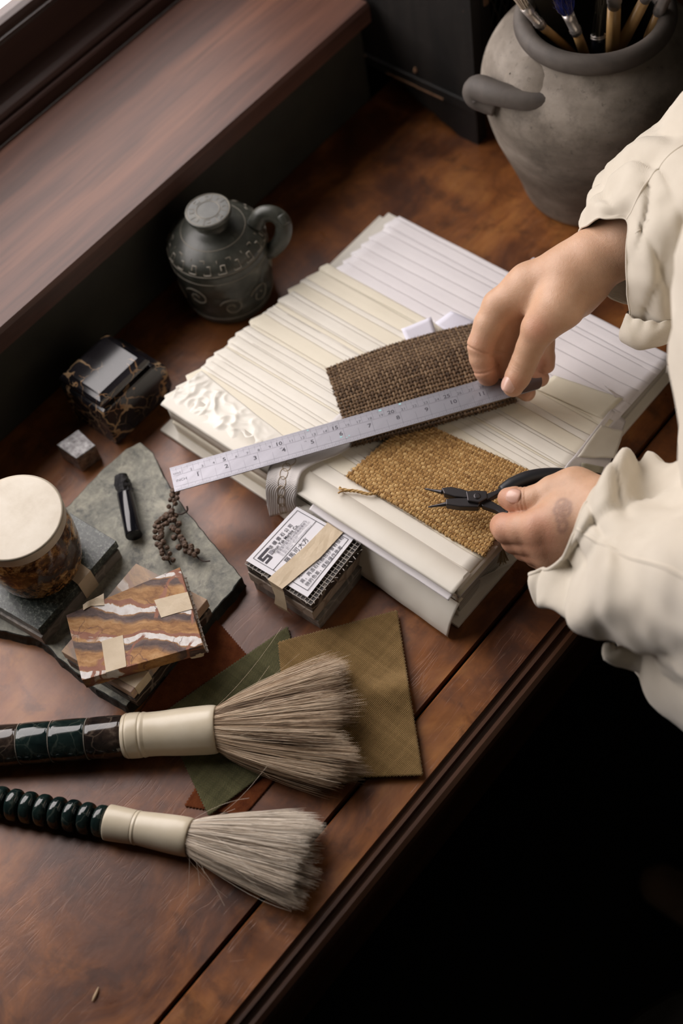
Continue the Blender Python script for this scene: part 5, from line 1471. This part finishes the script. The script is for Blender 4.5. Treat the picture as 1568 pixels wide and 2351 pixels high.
# ---- coarse rest of the body: arms, neck, head, trunk, legs (outside the frame, under the clothes)
TC = V3((-.135, .640, 0))       # trunk centre on the floor plan
def head_body():
    G = SDF((-.55, .28, FZ - .02), (.28, 1.02, .98), .010)
    k = .04
    shR, shL = TC + V3((0, .15, .52)), TC + V3((0, -.15, .52))
    G.cone(TC + V3((0, .07, .18)), TC + V3((0, .07, .50)), .085, .095, k); G.cone(TC + V3((0, -.07, .18)), TC + V3((0, -.07, .50)), .085, .095, k)
    G.cone(TC + V3((.01, 0, .56)), TC + V3((-.01, 0, .68)), .055, .050, k)
    G.cone(TC + V3((-.02, 0, .74)), TC + V3((-.035, 0, .80)), .072, .082, .02); G.cone(TC + V3((-.085, 0, .715)), TC + V3((-.06, 0, .76)), .028, .045, .02)
    G.cone(TC + V3((-.117, 0, .748)), TC + V3((-.110, 0, .778)), .0115, .009, .018)
    for s in (1, -1): G.cone(TC + V3((-.03, s * .083, .74)), TC + V3((-.025, s * .086, .775)), .010, .014, .006)
    eR, eL = V3((-.352, .748, .262)), V3((-.120, .415, .232))
    G.cone(shR, eR, .040, .033, .02); G.cone(shL, eL, .040, .033, .02)
    G.cone(eR, V3(at(1640, 450, .20)), .033, .028, .02); G.cone(eL, V3(at(1700, 1350, .19)), .033, .030, .02)
    for s in (1, -1):
        G.cone(TC + V3((.01, s * .075, .15)), TC + V3((.02, s * .08, -.28)), .085, .058, .03)
        G.cone(TC + V3((.02, s * .08, -.28)), TC + V3((.05, s * .085, FZ + .07)), .056, .036, .03)
        G.cone(TC + V3((.05, s * .085, FZ + .045)), TC + V3((-.10, s * .095, FZ + .03)), .038, .028, .03)
    return G.mesh()
hb = head_body()
hb = (smooth_mesh(hb[0], hb[1], 2), hb[1])
person = thing('person', 'person in a cream shirt holding a steel ruler and pliers over the book', 'person', (TC[0], TC[1], FZ))
AP = []; AF = []; off = 0; red = []; tat = []
redp = [(at(1178, 887, .088), .012), (at(1254, 838, .082), .011), (at(1240, 868, .068), .011), (at(1209, 901, .058), .011), (at(1113, 850, .08), .013), (at(1103, 792, .1), .010), (at(1130, 880, .06), .014), (at(1236, 757, .135), .012),
        (at(1167, 1144, .094), .013), (at(1160, 1210, .075), .018), (at(1182, 1240, .066), .02), (at(1205, 1260, .06), .022), (at(1240, 1212, .1), .012), (at(1252, 1240, .09), .02)]
tp_ = [(at(1290, 1160, .116), .0042), (at(1283, 1172, .115), .0036), (at(1296, 1176, .115), .0046), (at(1288, 1190, .113), .0032), (at(1300, 1166, .116), .0034), (at(1292, 1212, .108), .0034)]
for (P, F) in (hr, hl, hb):
    N = vnormals(P, F)
    r_ = np.zeros(len(P)); t_ = np.zeros(len(P))
    if len(P) > 1000 and P is not hb[0]:
        for c, w in redp: r_ += np.exp(-np.sum((P - c) ** 2, axis=1) / w ** 2)
        for c, w in tp_: d = np.sqrt(np.sum((P[:, :2] - c[:2]) ** 2, axis=1)); t_ = np.maximum(t_, np.exp(-((d - w) / .0015) ** 2) * (P[:, 2] > c[2] - .02) + .3 * (d < w))
        # creases at finger joints and wrist folds
        cr = [(1201, 837, .0935, RF[0], 3, 0, .00055), (1201, 837, .0935, RF[0], 3, .0022, .00040), (1201, 837, .0935, RF[0], 3, -.0020, .00035), (1103, 800, .096, RF[1], 2, .004, .0009), (1113, 850, .0765, RF[1], 4, -.001, .0009),
              (1148, 800, .084, RF[2], 2, 0, .0008), (1204, 1150, .0905, LF[0], 3, 0, .0007), (1204, 1150, .0905, LF[0], 3, .0030, .0006), (1204, 1150, .0905, LF[0], 3, -.003, .0005)]
        for x, y, z, ch_, k, sft, dep in cr:
            c = ch_[k][0]; a = nrm(ch_[k][0] - ch_[k - 1][0]); R0 = ch_[k][1] * 1.35
            q = P - c; s_ = q @ a - sft; dd = np.linalg.norm(q - np.outer(q @ a, a), axis=1)
            wgt = np.exp(-(s_ / .0010) ** 2) * (dd < R0)
            P = P - N * (dep * wgt)[:, None]
        # flat of the thumb nails
    AP.append(P); AF.append(F + off); off += len(P); red.append(np.clip(r_, 0, 1)); tat.append(np.clip(t_, 0, 1))
AP = np.concatenate(AP); AF = np.concatenate(AF)
obj('body', AP, AF, M['skin'], person, smooth=True, attrs={'red': np.concatenate(red), 'tattoo': np.concatenate(tat)})
# nails: curved plates set on the tips
def nail(c, along, up, w, l, sag, name='nail'):
    a = nrm(along); u = nrm(V3(up) - a * (V3(up) @ a)); s = np.cross(a, u); v = []; NU, NV = 9, 9
    for j in range(NV):
        for i in range(NU):
            x = (i / (NU - 1) * 2 - 1); y = (j / (NV - 1) * 2 - 1)
            xx = x * math.sqrt(1 - .32 * y * y); yy = y * math.sqrt(1 - .38 * x * x)
            v.append(V3(c) + s * xx * w + a * yy * l + u * (-sag * x * x - .0006 * y * y))
    return obj(name, v, grid_faces(NU, NV), M['nail'], person, smooth=True, solid=.0005)
tA, tB = RF[0][4][0], RF[0][5][0]
view = nrm(V3((0, 0, CAM_H)) - tB)
def nail_on(hand, c0, along, up, w, l, sag, drop=0.0003):
    """seat the plate on the skin surface above c0"""
    P, F = hand; u = nrm(V3(up)); q = P - V3(c0); lat = np.linalg.norm(q - np.outer(q @ u, u), axis=1); m_ = lat < .0022
    h = (q @ u)[m_].max() if m_.any() else .009
    return nail(V3(c0) + u * (h - drop), along, up, w, l, sag)
upR = nrm(view + V3((-.35, -.15, .0)))
nail_on(hr, at(1176, 883, .079), tB - tA, upR, .0068, .0072, .0034, drop=-.0005)
upL = nrm(nrm(V3((0, 0, CAM_H)) - LF[0][5][0]) + V3((.15, .15, .3)))
nail_on(hl, at(1170, 1143, .0875), LF[0][5][0] - LF[0][4][0], upL, .0062, .0062, .0028, drop=-.0003)
# hair on the head (outside the frame)
G = SDF(TC + V3((-.16, -.14, .62)), TC + V3((.14, .14, .96)), .008)
G.cone(TC + V3((.015, 0, .765)), TC + V3((-.015, 0, .83)), .088, .086, .01)
P, F = G.mesh(); obj('hair', P, F, M['hair_dark'], person, smooth=True)

# ---- clothes: closed loops lofted from cuff to shoulder
def loft(loops, name, mat, per=8, along=6, amp=.003, seed=0, thick=.0014, fold=None, freq=30, cap=False, label=None):
    L = [catmull(l, per, closed=True) for l in loops]; n = len(L[0])
    cols = [catmull([l[k] for l in L], along) for k in range(n)]
    m = len(cols[0]); cen = [np.mean([cols[k][j] for k in range(n)], axis=0) for j in range(m)]
    v = []
    for j in range(m):
        for k in range(n):
            p = cols[k][j]; o_ = nrm(p - cen[j]); q = p * freq
            d = amp * (nz(q[0], q[1], q[2] + seed) + .5 * nz(q[0] * 2.3, q[1] * 2.3, q[2] * 2.3 + seed))
            d -= amp * 1.6 * abs(nz(q[0] * .8 + 5, q[1] * .8, q[2] * .8 + seed))
            if fold: d += fold(j / (m - 1), k / n)
            v.append(p + o_ * d)
    f = [(j * n + k, j * n + (k + 1) % n, (j + 1) * n + (k + 1) % n, (j + 1) * n + k) for j in range(m - 1) for k in range(n)]
    if cap: f.append(tuple(range(n))[::-1])
    o = obj(name, v, f, mat, person, smooth=True, solid=thick, label=label)
    return o, v, n, m
A3 = lambda L: [at(x, y, z) for x, y, z in L]
# right sleeve: unbuttoned cuff hanging below the wrist
RS = [A3([(1326, 532, .168), (1352, 512, .190), (1385, 506, .208), (1438, 508, .216), (1441, 570, .208), (1443, 660, .180), (1447, 735, .140), (1438, 745, .125), (1446, 700, .105), (1400, 686, .112), (1378, 660, .122), (1345, 590, .138)]),
      A3([(1338, 500, .170), (1356, 470, .195), (1395, 462, .220), (1460, 470, .232), (1475, 545, .226), (1490, 650, .196), (1505, 735, .152), (1500, 752, .128), (1490, 715, .105), (1440, 660, .110), (1400, 610, .125), (1362, 550, .142)]),
      A3([(1352, 455, .164), (1372, 415, .188), (1420, 395, .226), (1490, 410, .246), (1530, 500, .242), (1555, 620, .212), (1570, 710, .168), (1565, 745, .135), (1540, 700, .110), (1490, 620, .115), (1440, 555, .132), (1388, 500, .148)]),
      A3([(1380, 398, .170), (1405, 375, .196), (1470, 330, .238), (1540, 350, .262), (1600, 450, .262), (1625, 580, .234), (1635, 680, .188), (1625, 720, .150), (1600, 670, .125), (1540, 580, .130), (1480, 500, .142), (1420, 440, .156)]),
      A3([(1450, 350, .182), (1482, 310, .214), (1550, 250, .258), (1640, 270, .288), (1710, 370, .288), (1730, 500, .262), (1730, 600, .226), (1710, 640, .186), (1680, 600, .158), (1620, 520, .156), (1560, 450, .162), (1495, 400, .170)]),
      A3([(1560, 265, .230), (1590, 190, .270), (1670, 110, .330), (1780, 130, .370), (1860, 250, .370), (1880, 390, .340), (1870, 500, .300), (1840, 540, .252), (1800, 500, .220), (1740, 420, .210), (1680, 350, .212), (1610, 300, .218)])]
def rs_fold(t, s):
    a = abs(math.sin(s * 17 + t * 5 + 2.2 * nz(t * 4, s * 3, 1))) ** .6
    c = abs(math.sin(t * 11 - s * 8 + 2 * nz(t * 3, s * 5, 4))) ** .6
    return (a - .7) * .0075 * min(1, t * 6) * (1 - .4 * t) + (c - .7) * .006 * min(1, t * 4)
o_, v_, n_, m_ = loft(RS, 'sleeve', M['shirt'], 8, 9, .0045, 3, fold=rs_fold, label='right sleeve with the cuff hanging open')
# seam lines of the right sleeve
seam = MB()
def seam_line(v, n, m, k, j0, j1, r=.0009, lift=.0008, drift=0.0):
    P = []
    for j in range(j0, j1):
        kk = int(k + drift * (j - j0)) % n; p = V3(v[j * n + kk]); c = np.mean([v[j * n + q] for q in range(0, n, 4)], axis=0); P.append(p + nrm(p - c) * lift)
    seam.add(*tube(P, r, 6))
seam_line(v_, n_, m_, 24, 0, m_ - 8)
seam.add(*tube([V3(v_[k]) for k in list(range(n_)) + [0]], .0011, 6, cap=False))
seam_line(v_, n_, m_, 30, 0, 14, .0006); 
# cuff band hanging from the sleeve
cuff = [[(1440, 722, .150), (1432, 742, .146), (1424, 764, .140), (1426, 782, .134), (1444, 792, .130)],
        [(1462, 733, .153), (1456, 752, .149), (1450, 774, .144), (1452, 790, .138), (1466, 797, .132)],
        [(1492, 738, .156), (1488, 758, .152), (1486, 778, .146), (1486, 792, .140), (1494, 797, .134)],
        [(1525, 737, .158), (1522, 755, .154), (1520, 770, .148), (1522, 782, .140), (1526, 788, .136)],
        [(1560, 722, .160), (1560, 738, .156), (1560, 752, .150), (1562, 760, .142), (1565, 768, .138)]]
C_ = np.array([catmull(A3(r), 5) for r in cuff]); C2 = np.array([catmull(C_[:, k], 6) for k in range(C_.shape[1])]); nvv, nuu = C2.shape[0], C2.shape[1]
cv = []
for j in range(nvv):
    for i in range(nuu):
        p = C2[j, i]; cv.append(p + V3((0, 0, 1)) * (.0030 * nz(p[0] * 70, p[1] * 70, 2) + .0014 * math.sin(i * 1.1) * max(0, 1 - j / 6)))
obj('cuff', cv, grid_faces(nuu, nvv), M['shirt'], person, smooth=True, solid=.0028, label='open cuff band of the right sleeve')
# left sleeve: loose rolled cuff with deep folds
LS = [A3([(1398, 1104, .122), (1362, 1130, .150), (1338, 1170, .160), (1316, 1228, .158), (1290, 1285, .140), (1258, 1312, .122), (1225, 1318, .112), (1212, 1326, .100), (1250, 1352, .086), (1310, 1340, .066), (1370, 1290, .054), (1420, 1220, .058), (1432, 1150, .078), (1420, 1112, .100)]),
      A3([(1412, 1100, .124), (1382, 1124, .160), (1358, 1176, .178), (1336, 1240, .172), (1310, 1300, .148), (1288, 1340, .124), (1262, 1355, .106), (1262, 1368, .092), (1290, 1392, .078), (1350, 1380, .056), (1420, 1320, .046), (1460, 1240, .052), (1466, 1160, .074), (1445, 1108, .102)]),
      A3([(1452, 1096, .134), (1425, 1130, .180), (1404, 1196, .202), (1384, 1270, .194), (1350, 1340, .166), (1312, 1390, .134), (1280, 1402, .110), (1284, 1425, .090), (1325, 1448, .072), (1395, 1440, .052), (1470, 1370, .044), (1520, 1270, .052), (1528, 1170, .080), (1500, 1100, .112)]),
      A3([(1486, 1092, .144), (1470, 1130, .196), (1452, 1210, .222), (1434, 1300, .214), (1404, 1385, .184), (1372, 1440, .144), (1340, 1455, .112), (1372, 1470, .092), (1420, 1490, .072), (1490, 1480, .054), (1560, 1400, .050), (1600, 1290, .062), (1600, 1180, .090), (1555, 1100, .124)]),
      A3([(1545, 1066, .168), (1545, 1120, .222), (1532, 1220, .252), (1515, 1330, .246), (1490, 1430, .214), (1455, 1495, .166), (1410, 1500, .124), (1420, 1510, .104), (1480, 1540, .088), (1560, 1560, .072), (1650, 1480, .070), (1700, 1350, .088), (1700, 1210, .118), (1640, 1090, .150)]),
      A3([(1650, 1055, .21), (1660, 1130, .270), (1655, 1260, .302), (1640, 1400, .294), (1615, 1520, .256), (1570, 1600, .204), (1515, 1585, .150), (1530, 1600, .128), (1580, 1650, .112), (1680, 1700, .098), (1780, 1620, .105), (1840, 1470, .130), (1830, 1290, .160), (1760, 1120, .19)]),
      A3([(1800, 1080, .28), (1830, 1180, .33), (1840, 1330, .36), (1830, 1500, .35), (1800, 1640, .31), (1750, 1730, .26), (1690, 1730, .20), (1700, 1760, .17), (1760, 1820, .15), (1860, 1870, .14), (1980, 1780, .15), (2040, 1600, .18), (2010, 1380, .21), (1930, 1160, .25)])]
def ls_fold(t, s):
    a = math.sin(s * 17 + t * 5 + 2.0 * nz(t * 3, s * 2.5, 2)); a = a - .6 * max(0, -a) ** 2
    c = math.sin(t * 10 - s * 9 + 2.0 * nz(t * 3, s * 4, 7)); b = abs(math.sin(s * 31 - t * 7)) ** .7 - .7
    e_ = min(1, t * 5 + .12)
    return max(-.012, a * .017 * e_ + c * .008 * e_) + b * .010 * max(0, 1 - abs(t - .20) * 2.2)
o_, v_, n_, m_ = loft(LS, 'sleeve', M['shirt'], 8, 9, .0060, 8, fold=ls_fold, freq=24, label='left sleeve with a crumpled turned back cuff')
seam.add(*tube([V3(v_[k]) for k in list(range(n_)) + [0]], .0019, 7, cap=False))
seam_line(v_, n_, m_, 22, 2, m_ - 4, .0012, .001)
seam.build('seams', M['shirt'], person, smooth=True, label='stitched seams and hems', kind='stuff')
obj('cuff_tab', *tube(catmull(A3([(1398, 1478, .125), (1404, 1500, .118), (1450, 1512, .110), (1500, 1530, .11)]), 4), [.004, .0045, .005, .006, .008, .009, .010, .010, .010, .010, .010, .010, .010], 12, squash=.5), M['shirt'], person, smooth=True)
# shirt body: trunk loops from hem to collar, sleeves meet it at the shoulders
def ring(c, rx_, ry2, z, n=16): return [(c[0] + rx_ * math.cos(a), c[1] + ry2 * math.sin(a), z) for a in np.linspace(0, 2 * math.pi, n, endpoint=False)]
tb = TC[:2]
TL = [ring(tb, .150, .185, .02), ring(tb, .172, .190, .14), ring(tb, .184, .185, .26), ring(tb, .190, .180, .38), ring(tb, .165, .185, .48), ring((tb[0] + .01, tb[1]), .120, .180, .55), ring((tb[0] + .01, tb[1]), .085, .120, .595), ring(tb, .066, .070, .625)]
loft([[V3(p) for p in l] for l in TL], 'shirt_body', M['shirt'], 5, 7, .009, 12, freq=13, thick=.002, label='cream shirt front')
# upper sleeves (hidden beyond the frame)
def upsleeve(loop, sh, r):
    L0 = [V3(p) for p in loop]; c = np.mean(L0, axis=0); d = nrm(V3(sh) - c); u = nrm(np.cross(d, (0, 0, 1))); w = np.cross(d, u); n = len(L0)
    best = None
    for sg in (1, -1):
        for a0 in np.linspace(0, 2 * math.pi, 48, endpoint=False):
            q = [(u * math.cos(a0 + sg * 2 * math.pi * k / n) + w * math.sin(a0 + sg * 2 * math.pi * k / n)) for k in range(n)]
            e = sum(np.linalg.norm(q[k] * r - (L0[k] - c)) for k in range(n))
            if best is None or e < best[0]: best = (e, q)
    q = best[1]; S_ = V3(sh)
    ring_ = lambda t, rr: [c + (S_ - c) * t + q[k] * rr for k in range(n)]
    m1 = [L0[k] * .45 + ring_(.10, r * 1.25)[k] * .55 for k in range(n)]
    loft([L0, m1, ring_(.35, r * 1.15), ring_(.65, r), ring_(1.0, r * .70)], 'upper_sleeve', M['shirt'], 6, 6, .004, 5, freq=16)
upsleeve(RS[-1], TC + V3((.01, .10, .50)), .072); upsleeve(LS[-1], TC + V3((.01, -.10, .50)), .074)
for s in (1, -1):
    tr = [ring(TC + V3((.01, s * .075, 0)), .105, .098, .12), ring(TC + V3((.015, s * .08, 0)), .095, .088, -.10), ring(TC + V3((.025, s * .085, 0)), .080, .076, -.35), ring(TC + V3((.05, s * .088, 0)), .075, .072, FZ + .06)]
    loft([[V3(p) for p in l] for l in tr], 'trouser_leg', M['trousers'], 4, 6, .006, 9 + s, freq=14)
